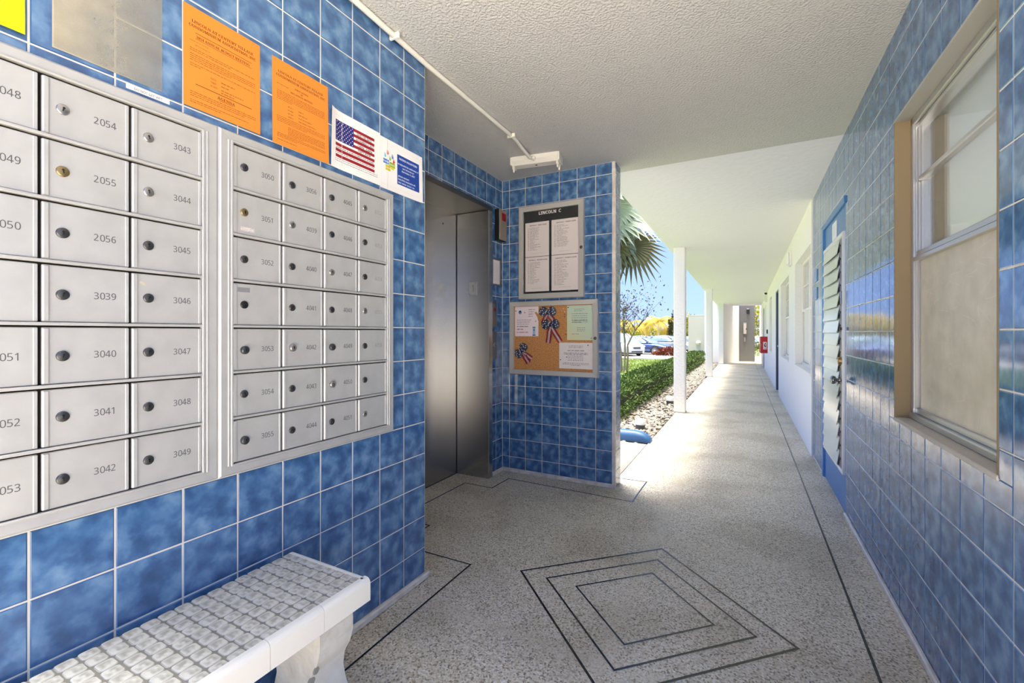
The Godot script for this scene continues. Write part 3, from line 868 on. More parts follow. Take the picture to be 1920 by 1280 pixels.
# ---------------------------------------------------------------- mailboxes
func build_mailboxes() -> void:
	var A := [["2048", "2049", "2050", "", "2051", "2052", "2053"], ["2054", "2055", "2056", "3039", "3040", "3041", "3042"], ["3043", "3044", "3045", "3046", "3047", "3048", "3049"]]
	var B := [["3050", "3051", "3052", "", "3053", "3054", "3055"], ["3056", "4039", "4040", "4041", "4042", "4043", "4044"], ["4045", "4046", "4047", "4048", "4049", "4050", "4051"], ["4052", "4053", "4054", "4055", "4056", "", ""]]
	bank("left aluminium mailbox bank with three columns of locked doors nearest the bench's near end", A, 0.187, 0.757, [0.217, 0.381, 0.545, 0.714], 0)
	bank("right aluminium mailbox bank with four columns of locked doors beside the elevator corner", B, 0.757, 1.497, [0.797, 0.962, 1.128, 1.293, 1.456], 1)

func bank(label: String, nums: Array, s0: float, s1: float, edges: Array, which: int) -> void:
	var t := thing("mailbox_bank", label, "mailboxes", V(XL, 0.765, -s0), PI / 2, "mailbox banks on the tiled wall")
	var W := s1 - s0
	var Hh := 1.032
	var e0: float = edges[0] - s0
	var e1: float = edges[-1] - s0
	var fr := MB.new()
	# mitred surround: trapezoids raised towards the outside
	var d := 0.024
	var i0 := V(e0, 0.030, 0); var i1 := V(e1, 1.003, 0)
	var poly := [[V(0, 0, 0), V(W, 0, 0), V(i1.x, i0.y, 0), V(i0.x, i0.y, 0)], [V(W, 0, 0), V(W, Hh, 0), V(i1.x, i1.y, 0), V(i1.x, i0.y, 0)], [V(W, Hh, 0), V(0, Hh, 0), V(i0.x, i1.y, 0), V(i1.x, i1.y, 0)], [V(0, Hh, 0), V(0, 0, 0), V(i0.x, i0.y, 0), V(i0.x, i1.y, 0)]]
	for q in poly:
		var o1: Vector3 = q[0]; var o2: Vector3 = q[1]; var n2: Vector3 = q[2]; var n1: Vector3 = q[3]
		var b := 0.006
		var m1 := o1.lerp(n1, b / (o1 - n1).length() * 1.4); var m2 := o2.lerp(n2, b / (o2 - n2).length() * 1.4)
		var up := V(0, 0, d)
		fr.quad(o1, o2, o2 + up * 0.75, o1 + up * 0.75)
		fr.quad(o1 + up * 0.75, o2 + up * 0.75, m2 + up, m1 + up)
		fr.quad(m1 + up, m2 + up, n2 + up * 0.92, n1 + up * 0.92)
		fr.quad(n1 + up * 0.92, n2 + up * 0.92, n2 + up * 0.3, n1 + up * 0.3)
	obj("surround", fr, alu, t)
	var inn := MB.new()
	# thin bright inner border
	for r in [[e0 - 0.004, 0.026, e1 + 0.004, 0.032], [e0 - 0.004, 1.000, e1 + 0.004, 1.006], [e0 - 0.005, 0.03, e0 + 0.002, 1.003], [e1 - 0.002, 0.03, e1 + 0.005, 1.003], [e0 - 0.014, 0.028, e0 - 0.009, 1.004], [e1 + 0.009, 0.028, e1 + 0.014, 1.004]]:
		inn.box(V(r[0], r[1], 0.010), V(r[2], r[3], 0.0255), 0.0015)
	obj("inner_border", inn, alu, t)
	obj("back_box", bx(e0 - 0.001, 0.028, 0.001, e1 + 0.001, 1.004, 0.009), mat("dark slot", C(16, 15, 14), 0.9), t)
	var rows := 7
	var ph := 0.973 / rows
	var bars := MB.new()
	for r in range(1, rows):
		var y := 0.030 + ph * r
		bars.box(V(e0, y - 0.0035, 0.009), V(e1, y + 0.0035, 0.0245), 0.0015)
	obj("shelf_rail", bars, alu, t)
	var dark_lock := mat("dark lock", C(92, 92, 92), 0.35, 0.85)
	var bright_lock := mat("nickel lock", C(176, 172, 166), 0.3, 0.9)
	var brass_lock := mat("brass lock", C(158, 138, 96), 0.35, 0.9)
	var numeral := mat("engraved numeral", C(84, 84, 87), 0.6)
	var faint := mat("worn numeral", C(150, 150, 152), 0.6)
	var smudge := mat("scuff", C(160, 158, 152), 0.7)
	var lock := MB.new()
	lock.lathe([Vector2(0.0118, 0), Vector2(0.0118, 0.003), Vector2(0.0095, 0.0048), Vector2(0.0070, 0.0042), Vector2(0.0062, 0.0054), Vector2(0, 0.0056)], 20, Transform3D(Basis(V(1, 0, 0), PI / 2), Vector3.ZERO))
	var lock_mesh := lock.mesh()
	var tall := MB.new()
	tall.lathe([Vector2(0.0125, 0), Vector2(0.0125, 0.008), Vector2(0.0105, 0.011), Vector2(0.0075, 0.0105), Vector2(0.0065, 0.012), Vector2(0, 0.0122)], 20, Transform3D(Basis(V(1, 0, 0), PI / 2), Vector3.ZERO))
	var tall_mesh := tall.mesh()
	var key := bx(-0.0012, -0.0045, 0, 0.0012, 0.0035, 0.0008)
	key.lathe([Vector2(0.0024, 0), Vector2(0.0024, 0.0008), Vector2(0, 0.0008)], 10, Transform3D(Basis(V(1, 0, 0), PI / 2), V(0, 0.0030, 0)))
	var key_mesh := key.mesh()
	for c in nums.size():
		for r in rows:
			var x0: float = edges[c] - s0 + 0.0035
			var x1: float = edges[c + 1] - s0 - 0.0025
			var y0 := 0.030 + ph * (rows - 1 - r) + 0.0045
			var y1 := y0 + ph - 0.0122
			var w := x1 - x0
			var m := MB.new()
			m.box(V(0, 0, 0.004), V(w, y1 - y0, 0.0125), 0.0018)
			m.box(V(0.0005, 0.001, 0.0115), V(0.012, y1 - y0 - 0.001, 0.0160), 0.0030)
			m.box(V(w - 0.008, 0.001, 0.0115), V(w - 0.0005, y1 - y0 - 0.001, 0.0140), 0.0015)
			var door := obj("door", m, alu, t)
			door.position = V(x0, y0, 0.006)
			door.rotation.x = rg.randf_range(-0.004, 0.004)
			door.rotation.y = rg.randf_range(-0.004, 0.004)
			var blank_door: bool = nums[c][r] == "" and r == 3
			var cy := (y1 - y0) * 0.5
			if which == 1 or c > 0 or r != 3:
				var lx := w * 0.215
				var ly := cy + (0.006 if which == 1 and c == 0 and r < 2 else 0.0) + rg.randf_range(-0.002, 0.002)
				var mt: Material = dark_lock
				if (which == 0 and r < 2) or (which == 1 and c > 0 and (r + c * 2) % 3 == 0): mt = bright_lock
				if (which == 0 and c == 1 and r == 1) or (which == 1 and c == 0 and r == 1): mt = brass_lock
				var is_tall: bool = which == 1 and ((c == 0 and r in [4, 6]) or (c == 1 and r == 4) or (c == 2 and r in [4, 5]))
				if blank_door: mt = black
				var lk := obj("lock", tall_mesh if is_tall else lock_mesh, mt, door)
				lk.position = V(lx, ly, 0.0125)
				var kh := obj("keyway", key_mesh, black, door)
				kh.position = V(lx, ly, 0.0125 + (0.0122 if is_tall else 0.0056))
				kh.rotation.z = rg.randf_range(-0.35, 0.35)
			if nums[c][r] != "":
				var nm: String = nums[c][r]
				lettering(nm, 0.0215, faint if which == 1 and c == 3 else numeral, door, V(w * 0.70, cy - 0.0005, 0.0126), "numeral", "Droid Sans", 0.0004, 0.92)
			if blank_door and which == 1:
				obj("name_plate", bx(0.014, y1 - y0 - 0.026, 0.0125, 0.052, y1 - y0 - 0.012, 0.0136, 0.0004), mat("grey label holder", C(150, 150, 152), 0.5, 0.4), door, "small empty grey label holder")
			if which == 1 and c == 0 and r == 1:
				var im := blank(48, 18, C(206, 200, 196))
				for k in 60: im.set_pixel(rg.randi_range(0, 47), rg.randi_range(0, 17), C(130, 60, 56) if rg.randf() < 0.5 else C(90, 84, 80))
				obj("torn_sticker", bx(0.024, 0.012, 0.0124, 0.066, 0.024, 0.0128), print_mat("torn sticker print", im), door, "torn remains of a sticker")
			if which == 0 and c == 2 and r == 3:
				var q := obj("tape_scrap", bx(0, 0, 0.0124, 0.013, 0.006, 0.0129), mat("tape scrap", C(196, 182, 158), 0.6), door)
				q.position = V(0.016, cy + 0.040, 0); q.rotation.z = -0.5

# ---------------------------------------------------------------- papers on the mailbox wall
func wall_paper(called: String, label: String, cat: String, s: float, y: float, w: float, h: float, im: Image, lift: Callable, group := "", rough := 0.6) -> Node3D:
	var t := thing(called, label, cat, V(XL + 0.0012, y, -s), PI / 2, group)
	obj("page", sheet(w, h, lift, 12, 8), print_mat(called + " print " + str(s), im, rough), t)
	return t

func notice(second: bool) -> Image:
	var o := C(228, 136, 52)
	var k := C(70, 34, 14)
	var im := blank(660, 850, o)
	ink(im, "LINCOLN AT CENTURY VILLAGE", 330, 132, 33, k, "Droid Serif Bold", true, 0.98)
	ink(im, "CONDOMINIUM ASSOCIATION, INC", 330, 172, 33, k, "Droid Serif Bold", true, 0.98)
	if not second:
		rect(im, 92, 208, 486, 4, k)
		ink(im, "2024 ANNUAL BUDGET MEETING", 330, 250, 29, k, "Droid Serif Bold", true, 0.95)
		rect(im, 92, 258, 486, 3, k)
		lines(im, 50, 282, 150, 1, 14, 5, k, 1.0); lines(im, 90, 312, 120, 1, 14, 5, k, 1.0)
		lines(im, 50, 346, 560, 2, 17, 6, k); lines(im, 50, 394, 560, 4, 17, 6, k); lines(im, 50, 474, 560, 2, 17, 6, k, 0.15)
		ink(im, "DATE:", 212, 540, 18, k, "Droid Serif", false); lines(im, 300, 528, 120, 1, 14, 8, k, 1.0)
		ink(im, "TIME:", 212, 572, 18, k, "Droid Serif", false); lines(im, 300, 560, 66, 1, 14, 8, k, 1.0)
		ink(im, "PLACE:", 212, 604, 18, k, "Droid Serif", false); lines(im, 300, 594, 200, 2, 24, 8, k, 0.6)
		rect(im, 92, 640, 486, 5, k)
		ink(im, "AGENDA", 345, 688, 34, k, "Droid Serif Bold")
		rect(im, 285, 694, 122, 3, k)
		lines(im, 50, 712, 570, 3, 17, 6, k, 0.8); lines(im, 50, 782, 500, 2, 17, 6, k, 0.5)
	else:
		ink(im, "FIRST NOTICE", 330, 226, 22, k, "Droid Serif Bold")
		ink(im, "OF", 330, 252, 20, k, "Droid Serif Bold")
		ink(im, "2024 ANNUAL MEETING", 330, 280, 22, k, "Droid Serif Bold")
		lines(im, 50, 240, 130, 1, 14, 6, k, 1.0)
		lines(im, 50, 306, 560, 6, 16, 6, k, 0.3)
		for q in 4:
			lines(im, 170, 428 + q * 34, 60, 1, 14, 8, k, 1.0); lines(im, 290, 428 + q * 34, 60 + q * 50, 1, 14, 8, k, 1.0)
		lines(im, 50, 560, 560, 4, 16, 6, k); lines(im, 170, 640, 440, 6, 15, 6, k, 0.4)
		lines(im, 50, 732, 560, 3, 15, 6, k, 0.4); lines(im, 50, 794, 220, 1, 15, 6, k, 1.0)
	return im

func build_papers() -> void:
	var slight := func(u, v): return 0.0006 + 0.0022 * (1.0 - v) * (1.0 - v) + 0.0006 * sin(u * 3.0)
	wall_paper("orange_notice", "left orange notice headed with a budget meeting and an agenda above the left mailbox bank", "notice", 0.673, 1.829, 0.223, 0.286, notice(false), slight, "orange notices over the mailboxes")
	wall_paper("orange_notice", "right orange notice with plain paragraphs beside the flag flyer", "notice", 0.938, 1.823, 0.224, 0.287, notice(true), func(u, v): return 0.0006 + 0.0028 * (1.0 - v) * (1.0 - v) + 0.0035 * u * u * (1.0 - v), "orange notices over the mailboxes")
	# flag flyer
	var im := blank(800, 680, C(246, 240, 236))
	var red := C(152, 36, 46)
	var navy := C(48, 44, 116)
	var kk := C(52, 44, 58)
	for k in 7: rect(im, 356 if k < 4 else 78, 112 + k * 66, 344 if k < 4 else 622, 36, red)
	rect(im, 78, 112, 280, 236, navy)
	for r in 9:
		for c in (6 if r % 2 == 0 else 5):
			var cx := 102 + c * 47 + (0 if r % 2 == 0 else 23)
			var cy := 130 + r * 25
			for p in 5:
				for q in 9:
					var a := -PI / 2 + TAU * p / 5
					im.set_pixel(int(cx + cos(a) * q), int(cy + sin(a) * q), Color.WHITE); im.set_pixel(int(cx + cos(a) * q) + 1, int(cy + sin(a) * q), Color.WHITE)
			rect(im, cx - 4, cy - 4, 8, 8, Color.WHITE)
	ink(im, "SAVE THE DATE", 530, 177, 34, kk, "Droid Sans Bold")
	ink(im, "NOVEMBER 4, 2023", 540, 243, 33, kk, "Droid Sans Bold")
	ink(im, "1:00PM - 4:00PM", 540, 309, 32, kk, "Droid Sans Bold")
	ink(im, "PARTY ROOM", 530, 372, 33, kk, "Droid Sans Bold")
	ink(im, "PLEASE JOIN US AS WE CELEBRATE OUR VETERANS", 388, 437, 25, kk, "Droid Sans Bold")
	lines(im, 74, 486, 620, 1, 16, 11, kk, 1.0); lines(im, 70, 558, 680, 2, 24, 8, kk, 1.0)
	for x in [44, 752]: rect(im, x, 60, 1, 556, C(190, 184, 184))
	rect(im, 44, 60, 708, 1, C(190, 184, 184)); rect(im, 44, 616, 708, 1, C(190, 184, 184))
	var fl := wall_paper("flag_flyer", "white flyer printed with a stars and stripes flag, left edge curling off the tiles", "flyer", 1.168, 1.820, 0.264, 0.224, im, func(u, v): return 0.0008 + 0.016 * pow(maxf(0.0, 0.22 - u) / 0.22, 2.0) * (0.5 + 0.5 * v) + 0.002 * (1.0 - v) * (1.0 - v))
	fl.position.x += 0.0008
	var seam := mat("fold line", C(206, 198, 194), 0.6)
	obj("fold", bx(0.058, 0.002, 0.0022, 0.0592, 0.222, 0.0032), seam, fl)
	# volunteers flyer
	im = blank(840, 660, C(244, 240, 238))
	rect(im, 318, 130, 450, 400, C(38, 72, 156))
	var wht := C(240, 242, 248)
	ink(im, "NEEDED VOLUNTEERS", 540, 192, 36, wht, "Droid Sans Bold")
	ink(im, "to help with the celebration of", 540, 262, 31, wht, "Droid Sans Bold", true, 0.94)
	ink(im, "our veterans on", 540, 304, 31, wht, "Droid Sans Bold")
	ink(im, "November 4, 2023", 540, 346, 31, wht, "Droid Sans Bold")
	ink(im, "please contact:", 334, 424, 31, wht, "Droid Sans Bold", false)
	ink(im, "Gale @ the association ofc", 334, 466, 30, wht, "Droid Sans Bold", false, 0.94)
	lines(im, 336, 490, 330, 1, 20, 20, wht, 1.0)
	# handprints and note slips
	for hnd in [[138, 168, C(214, 74, 40)], [92, 214, C(108, 196, 220)], [228, 196, C(92, 128, 206)], [252, 250, C(206, 52, 60)], [182, 232, C(140, 190, 60)]]:
		var hx: int = hnd[0]; var hy: int = hnd[1]
		rect(im, hx - 15, hy, 30, 34, hnd[2])
		for q in 4: rect(im, hx - 15 + q * 8, hy - 26 + absi(q - 1) * 4, 5, 28, hnd[2])
		rect(im, hx + 15, hy + 8, 12, 7, hnd[2])
	rect(im, 56, 268, 106, 60, C(64, 120, 196)); rect(im, 170, 282, 104, 66, C(150, 178, 40)); rect(im, 98, 336, 90, 72, C(206, 190, 30)); rect(im, 196, 340, 60, 34, C(222, 204, 60))
	ink(im, "Volun", 109, 310, 34, wht, "Droid Serif Bold"); ink(im, "teers", 222, 326, 34, wht, "Droid Serif Bold"); ink(im, "needed", 143, 382, 24, wht, "Droid Serif Bold")
	for x in [26, 808]: rect(im, x, 60, 1, 540, C(196, 190, 190))
	rect(im, 26, 60, 782, 1, C(196, 190, 190)); rect(im, 26, 600, 782, 1, C(196, 190, 190))
	var vf := wall_paper("volunteer_flyer", "white flyer with a dark blue text block and colourful handprints at the wall corner", "flyer", 1.433, 1.817, 0.282, 0.221, im, func(u, v): return 0.0008 + 0.004 * pow(u, 6.0) * (1.0 - v) + 0.001 * (1.0 - v))
	obj("fold", bx(0.044, 0.002, 0.0020, 0.0452, 0.219, 0.0028), seam, vf)
	# yellow sheet at the frame's left edge
	im = blank(200, 260, C(216, 222, 18))
	for k in 900: im.set_pixel(rg.randi_range(0, 199), rg.randi_range(0, 259), C(206, 212, 14))
	wall_paper("yellow_sheet", "bright yellow sheet above the left mailbox bank", "notice", 0.146, 1.837, 0.216, 0.28, im, func(u, v): return 0.001 + 0.004 * (1.0 - v) * (1.0 - v))
	# label strip
	im = blank(480, 60, C(238, 236, 232))
	ink(im, "DO NOT GET WET", 240, 45, 40, C(40, 40, 44), "Droid Sans")
	var lb := thing("label_strip", "narrow white label reading DO NOT GET WET on the mailbox surround", "label", V(XL + 0.0008, 1.811, -0.543), PI / 2)
	obj("strip", bx(0, 0, 0, 0.097, 0.0125, 0.0008), print_mat("label print", im), lb)
	# clouded plastic sleeve
	im = Image.create(220, 290, false, Image.FORMAT_RGBA8)
	var fn := noise(77, 0.012, 3)
	for y in 290:
		for x in 220:
			var k := fn.get_noise_2d(x, y)
			k = k * 0.35 + rg.randf_range(-0.12, 0.12)
			var a := 0.52 + 0.14 * k - 0.16 * x / 220.0 + (0.2 if x < 3 or y > 286 else 0.0)
			im.set_pixel(x, y, Color(0.80 + 0.08 * k - 0.16 * x / 220.0, 0.76 + 0.07 * k - 0.13 * x / 220.0, 0.66 + 0.06 * k - 0.07 * x / 220.0, clampf(a, 0.2, 0.9)))
	var sl := thing("plastic_sleeve", "clouded tan plastic sleeve taped over the tiles above the mailboxes", "sleeve", V(XL + 0.001, 1.837, -0.406), PI / 2)
	var sm := print_mat("clouded plastic", im, 0.30)
	sm.transparency = BaseMaterial3D.TRANSPARENCY_ALPHA
	obj("film", sheet(0.216, 0.285, func(u, v): return 0.0006 + 0.0006 * sin(u * 9.0), 8, 8), sm, sl)

# ---------------------------------------------------------------- bench
func build_bench() -> void:
	var t := thing("concrete_bench", "white concrete bench topped with grey cobble pattern tiles, close under the mailboxes", "bench", V(-1.18, 0, -0.46))
	var conc := tri_mat(mat("white painted concrete", C(224, 221, 212), 0.75), 2.5)
	conc.albedo_texture = ntex(noise(91, 0.015, 4), 256, [[0.2, 0.5, 0.8], [Color(0.94, 0.935, 0.92), Color(0.98, 0.98, 0.97), Color(1, 1, 1)]])
	conc.normal_enabled = true; conc.normal_texture = ntex(noise(92, 0.04, 3), 256, null, true, 5.0); conc.normal_scale = 0.3
	var enamel := mat("white glazed edge tile", C(232, 229, 220), 0.3)
	var X0 := -0.178
	var X1 := 0.178
	var Z0 := -0.545   # far end, world z about -1.005
	var Z1 := 0.36
	obj("slab", bx(X0 + 0.004, 0.385, Z0 + 0.01, X1 - 0.012, 0.4465, Z1 - 0.01), conc, t)
	obj("joint_bed", bx(X0 + 0.006, 0.444, Z0 + 0.014, X1 - 0.016, 0.4490, Z1 - 0.014), mat("grimy joint", C(128, 125, 116), 0.9), t)
	# bullnose edging
	var prof := PackedVector2Array()
	for p in [[-0.014, 0.384], [0.0, 0.384], [0.0, 0.436]]: prof.append(Vector2(p[0], p[1]))
	for k in 7:
		var a := PI / 2 * k / 6.0
		prof.append(Vector2(-0.016 + 0.016 * cos(a), 0.436 + 0.016 * sin(a)))
	prof.append(Vector2(-0.024, 0.452)); prof.append(Vector2(-0.024, 0.446)); prof.append(Vector2(-0.014, 0.446))
	var z := Z0 + 0.004
	var first := true
	while z < Z1 - 0.01:
		var z1 := minf(z + (0.168 if first else 0.156), Z1)
		first = false
		var m := MB.new(); m.prism(prof, z + 0.0006, z1 - 0.0006, Transform3D(Basis(), V(X1, 0, 0)))
		obj("edge_tile", m, enamel, t)
		z = z1
	for q in 2:
		var m := MB.new()
		for k in 2:
			var a := -X1 + 0.178 * k + (0.004 if k == 0 else 0.0)
			m.prism(prof, a + 0.0006, a + 0.178 - (0.008 if k == 1 else 0.0006), Transform3D(Basis(V(0, 0, -1), V(0, 1, 0), V(1, 0, 0)), V(0, 0, Z0)) if q == 0 else Transform3D(Basis(V(0, 0, 1), V(0, 1, 0), V(-1, 0, 0)), V(0, 0, Z1)))
		obj("edge_tile", m, enamel, t)
	# cobbles
	var faces_im := []
	for k in 5:
		var im := blank(48, 48, C(200, 197, 186))
		var fn := noise(120 + k, 0.022, 2)
		for y in 48:
			for x in 48:
				var g := fn.get_noise_2d(x * 1.0, y * 1.4)
				var e := minf(minf(x, 47 - x), minf(y, 47 - y)) / 14.0
				var dd := clampf(e, 0, 1) * clampf(0.45 + g * 1.5, 0.0, 1.0)
				im.set_pixel(x, y, C(204, 201, 191).lerp(C(162, 159, 148), dd))
		faces_im.append(print_mat("cobble glaze %d" % k, im, 0.5))
	var shapes := []
	for k in 3:
		var w := 0.0352 + 0.0006 * k
		var h := 0.0362
		var m := MB.new()
		var ring := func(ins: float, y: float) -> Array:
			var pts := []
			var r := 0.008
			for q in 4:
				var cx := (w * 0.5 - r) * (1 if q in [0, 3] else -1)
				var cz := (h * 0.5 - r) * (1 if q in [0, 1] else -1)
				for s in 4:
					var a := PI / 2 * q + PI / 2 * s / 3.0
					pts.append(V(cx + (r - ins) * cos(a), y, cz + (r - ins) * sin(a)))
			pts.append(pts[0])
			return pts
		var rows := [ring.call(0.0, 0.0), ring.call(0.0004, 0.0020), ring.call(0.0022, 0.0032)]
		m.grid(rows, true)
		# lid with a flat map
		var top: Array = rows[2]
		var base := m.v.size()
		m.v.append(V(0, 0.0036, 0)); m.n.append(Vector3.UP); m.uv.append(Vector2(0.5, 0.5))
		for p in top:
			m.v.append(p); m.n.append(V(p.x * 6, 1, p.z * 6).normalized()); m.uv.append(Vector2(0.5 + p.x / w, 0.5 + p.z / h))
		for i in top.size() - 1: m.ix.append_array(PackedInt32Array([base, base + 1 + i, base + 2 + i]))
		shapes.append(m.mesh())
	var zz := Z0 + 0.031
	var row := 0
	while zz < Z1 - 0.03:
		for c in 9:
			var o := obj("cobble", shapes[rg.randi_range(0, 2)], faces_im[rg.randi_range(0, 4)], t)
			o.position = V(X0 + 0.019 + 0.0381 * (c + 0.05) + 0.0015 * sin(row * 1.3 + c), 0.4485, zz + 0.0016 * sin(c * 2.1 + row))
			o.rotation.y = rg.randf_range(-0.035, 0.035)
		zz += 0.0397
		row += 1
	# pedestal legs with a waisted outline
	for q in 2:
		var pr := PackedVector2Array()
		var right := [[0.120, 0.0], [0.118, 0.045], [0.108, 0.085], [0.085, 0.125], [0.074, 0.165], [0.080, 0.205], [0.104, 0.245], [0.116, 0.285], [0.117, 0.325], [0.108, 0.360], [0.108, 0.386]]
		for p in right: pr.append(Vector2(p[0], p[1]))
		for k in right.size(): pr.append(Vector2(-right[right.size() - 1 - k][0], right[right.size() - 1 - k][1]))
		# smooth the outline
		var z0 := -0.530 if q == 0 else 0.20
		var m := MB.new()
		var fine := PackedVector2Array()
		var cv := Curve2D.new()
		for p in right: cv.add_point(Vector2(p[0], p[1]), Vector2(0, -0.012), Vector2(0, 0.012))
		for k in 29: fine.append(cv.sample_baked(cv.get_baked_length() * k / 28.0))
		var full := PackedVector2Array(fine)
		for k in fine.size(): full.append(Vector2(-fine[fine.size() - 1 - k].x, fine[fine.size() - 1 - k].y))
		m.prism(full, z0, z0 + 0.122)
		obj("leg", m, conc, t)
	var chip := MB.new()
	chip.lathe([Vector2(0.011, 0), Vector2(0.010, 0.002), Vector2(0.004, 0.003), Vector2(0, 0.002)], 9, Transform3D(Basis(V(0, 1, 0), PI / 2) * Basis(V(1, 0, 0), PI / 2), V(0.0975, 0.228, -0.410)))
	chip.lathe([Vector2(0.014, 0), Vector2(0.012, 0.002), Vector2(0.006, 0.003), Vector2(0, 0.002)], 8, Transform3D(Basis(V(0, 1, 0), PI / 2) * Basis(V(1, 0, 0), PI / 2), V(0.078, 0.190, -0.410)))
	obj("chipped_paint", chip, mat("bare chip", C(150, 148, 140), 0.9), t)

# ---------------------------------------------------------------- boards
func frame_mesh(w: float, h: float, b: float, d: float) -> MB:
	var m := MB.new()
	var O := [V(0, 0, 0), V(w, 0, 0), V(w, h, 0), V(0, h, 0)]
	var I := [V(b, b, 0), V(w - b, b, 0), V(w - b, h - b, 0), V(b, h - b, 0)]
	for i in 4:
		var j := (i + 1) % 4
		var o1: Vector3 = O[i]; var o2: Vector3 = O[j]; var n1: Vector3 = I[i]; var n2: Vector3 = I[j]
		var u := V(0, 0, d)
		var m1 := o1.lerp(n1, 0.12); var m2 := o2.lerp(n2, 0.12)
		m.quad(o1, o2, o2 + u * 0.8, o1 + u * 0.8)
		m.quad(o1 + u * 0.8, o2 + u * 0.8, m2 + u, m1 + u)
		m.quad(m1 + u, m2 + u, n2 + u * 0.9, n1 + u * 0.9)
		m.quad(n1 + u * 0.9, n2 + u * 0.9, n2, n1)
	return m
func build_boards() -> void:
	var champ := mat("champagne aluminium", C(196, 192, 186), 0.4, 0.3)
	var glass := mat("board glass", Color(0.95, 0.97, 0.97, 0.02), 0.02, 0.0, 0.16)
	glass.transparency = BaseMaterial3D.TRANSPARENCY_ALPHA
	var keyl := MB.new()
	keyl.lathe([Vector2(0.013, 0), Vector2(0.012, 0.004), Vector2(0.006, 0.006), Vector2(0, 0.006)], 14, Transform3D(Basis(V(1, 0, 0), PI / 2), Vector3.ZERO))
	var lk := mat("bronze lock", C(96, 84, 72), 0.4, 0.7)
	var t := thing("directory_board", "glazed black directory board with four white name lists on the end wall", "board", V(-1.697, 1.475, ZF))
	obj("frame", frame_mesh(0.572, 0.776, 0.044, 0.034), champ, t)
	obj("felt", bx(0.04, 0.04, 0.0, 0.532, 0.736, 0.012), mat("black felt", C(11, 11, 13), 0.95, 0.0, 0.15), t)
	lettering("LINCOLN  C", 0.036, mat("white letters", C(236, 232, 228), 0.5), t, V(0.278, 0.7085, 0.0124), "lettering", "Droid Sans Bold", 0.002)
	var floors := ["LINCOLN C - FIRST FLOOR", "LINCOLN C - THIRD FLOOR", "LINCOLN C - SECOND FLOOR", "LINCOLN C - FOURTH FLOOR"]
	for k in 4:
		var im := blank(220, 290, C(224, 212, 208))
		ink(im, floors[k], 118, 30, 13, C(70, 62, 64), "Droid Sans Bold", true, 0.98)
		var n: int = [18, 17, 17, 19][k]
		for r in n:
			var y := 44 + r * 11
			lines(im, 22, y, 16, 1, 10, 4, C(90, 84, 86), 1.0)
			lines(im, 44, y, rg.randi_range(36, 100), 1, 10, 4, C(80, 74, 76), 1.0)
		lines(im, 60, 262, 100, 1, 10, 3, C(140, 132, 132), 1.0)
		var nl := obj("name_list", bx(0, 0, 0, [0.215, 0.231][k % 2], [0.285, 0.287][k / 2], 0.0008), print_mat("name list print %d" % k, im))
		nl.position = t.position + V([0.057, 0.294][k % 2], [0.353, 0.062][k / 2], 0.0122)
		tag(nl, ["upper left", "upper right", "lower left", "lower right"][k] + " white name list in the black directory board", "name list", "name lists in the directory")
	obj("glass", bx(0.042, 0.042, 0.026, 0.530, 0.734, 0.029), glass, t)
	var l := obj("lock", keyl, lk, t); l.position = V(0.553, 0.392, 0.0325)
	# cork board
	var c := thing("cork_board", "glazed cork notice board with an aluminium frame under the directory", "board", V(-1.784, 0.843, ZF))
	obj("frame", frame_mesh(0.772, 0.614, 0.040, 0.036), champ, c)
	var cork := mat("cork", Color.WHITE, 0.9)
	cork.albedo_texture = ntex(noise(131, 0.12, 3), 256, [[0.25, 0.5, 0.75], [C(160, 98, 40), C(196, 132, 62), C(206, 146, 76)]])
	obj("cork_panel", bx(0.036, 0.036, 0, 0.736, 0.578, 0.010), tri_mat(cork, 3.0), c)
	obj("glass", bx(0.038, 0.038, 0.0325, 0.734, 0.576, 0.0345), glass, c)
	var l2 := obj("lock", keyl, lk, c); l2.position = V(0.753, 0.308, 0.035)
	var zb := ZF + 0.0102
	# papers pinned on it
	var im := blank(330, 380, C(238, 222, 222))
	var kk := C(96, 88, 104)
	for d in [[52, 62, 24, C(120, 150, 190)], [52, 52, 14, C(40, 44, 60)]]:
		for y in range(-int(d[2]), int(d[2])):
			for x in range(-int(d[2]), int(d[2])):
				if x * x + y * y < d[2] * d[2]: im.set_pixel(int(d[0]) + x + 20, int(d[1]) + y + 10, d[3])
	for q in 18: rect(im, 126 + q, 76 - q / 2, 2, q, C(178, 40, 50))
	for q in 4: lines(im, 190, 36 + q * 28, 90 - q * 10, 1, 10, 10, kk, 1.0)
	for q in 3: lines(im, 28, 168 + q * 26, 200 - q * 16, 1, 10, 8, kk, 1.0)
	lines(im, 28, 248, 160, 1, 10, 12, C(60, 56, 70), 1.0); lines(im, 28, 284, 90, 1, 10, 12, C(60, 56, 70), 1.0)
	lines(im, 28, 322, 160, 1, 10, 14, C(198, 84, 92), 1.0)
	rect(im, 252, 270, 34, 92, C(150, 184, 214)); rect(im, 248, 262, 42, 10, C(40, 44, 60)); rect(im, 248, 360, 42, 12, C(40, 44, 60)); rect(im, 262, 290, 14, 20, C(70, 84, 110))
	var flat := func(u, v): return 0.0008 + 0.002 * (1.0 - v) * u
	var p1 := thing("pinned_poster", "white poster with pictures and red line pinned top left on the cork board", "poster", V(-1.738, 1.164, zb))
	# the poster has a bite torn from its right edge
	var ps := sheet(0.218, 0.25, flat, 6, 6)
	obj("page", ps, print_mat("poster print", im), p1)
	var torn := MB.new()
	torn.prism(PackedVector2Array([Vector2(0.184, 0.196), Vector2(0.205, 0.166), Vector2(0.2195, 0.122), Vector2(0.2195, 0.168), Vector2(0.2185, 0.182), Vector2(0.197, 0.205)]), 0.0, 0.0036)
	obj("torn_gap", torn, mats["cork"], p1)
	im = blank(220, 280, C(204, 216, 186))
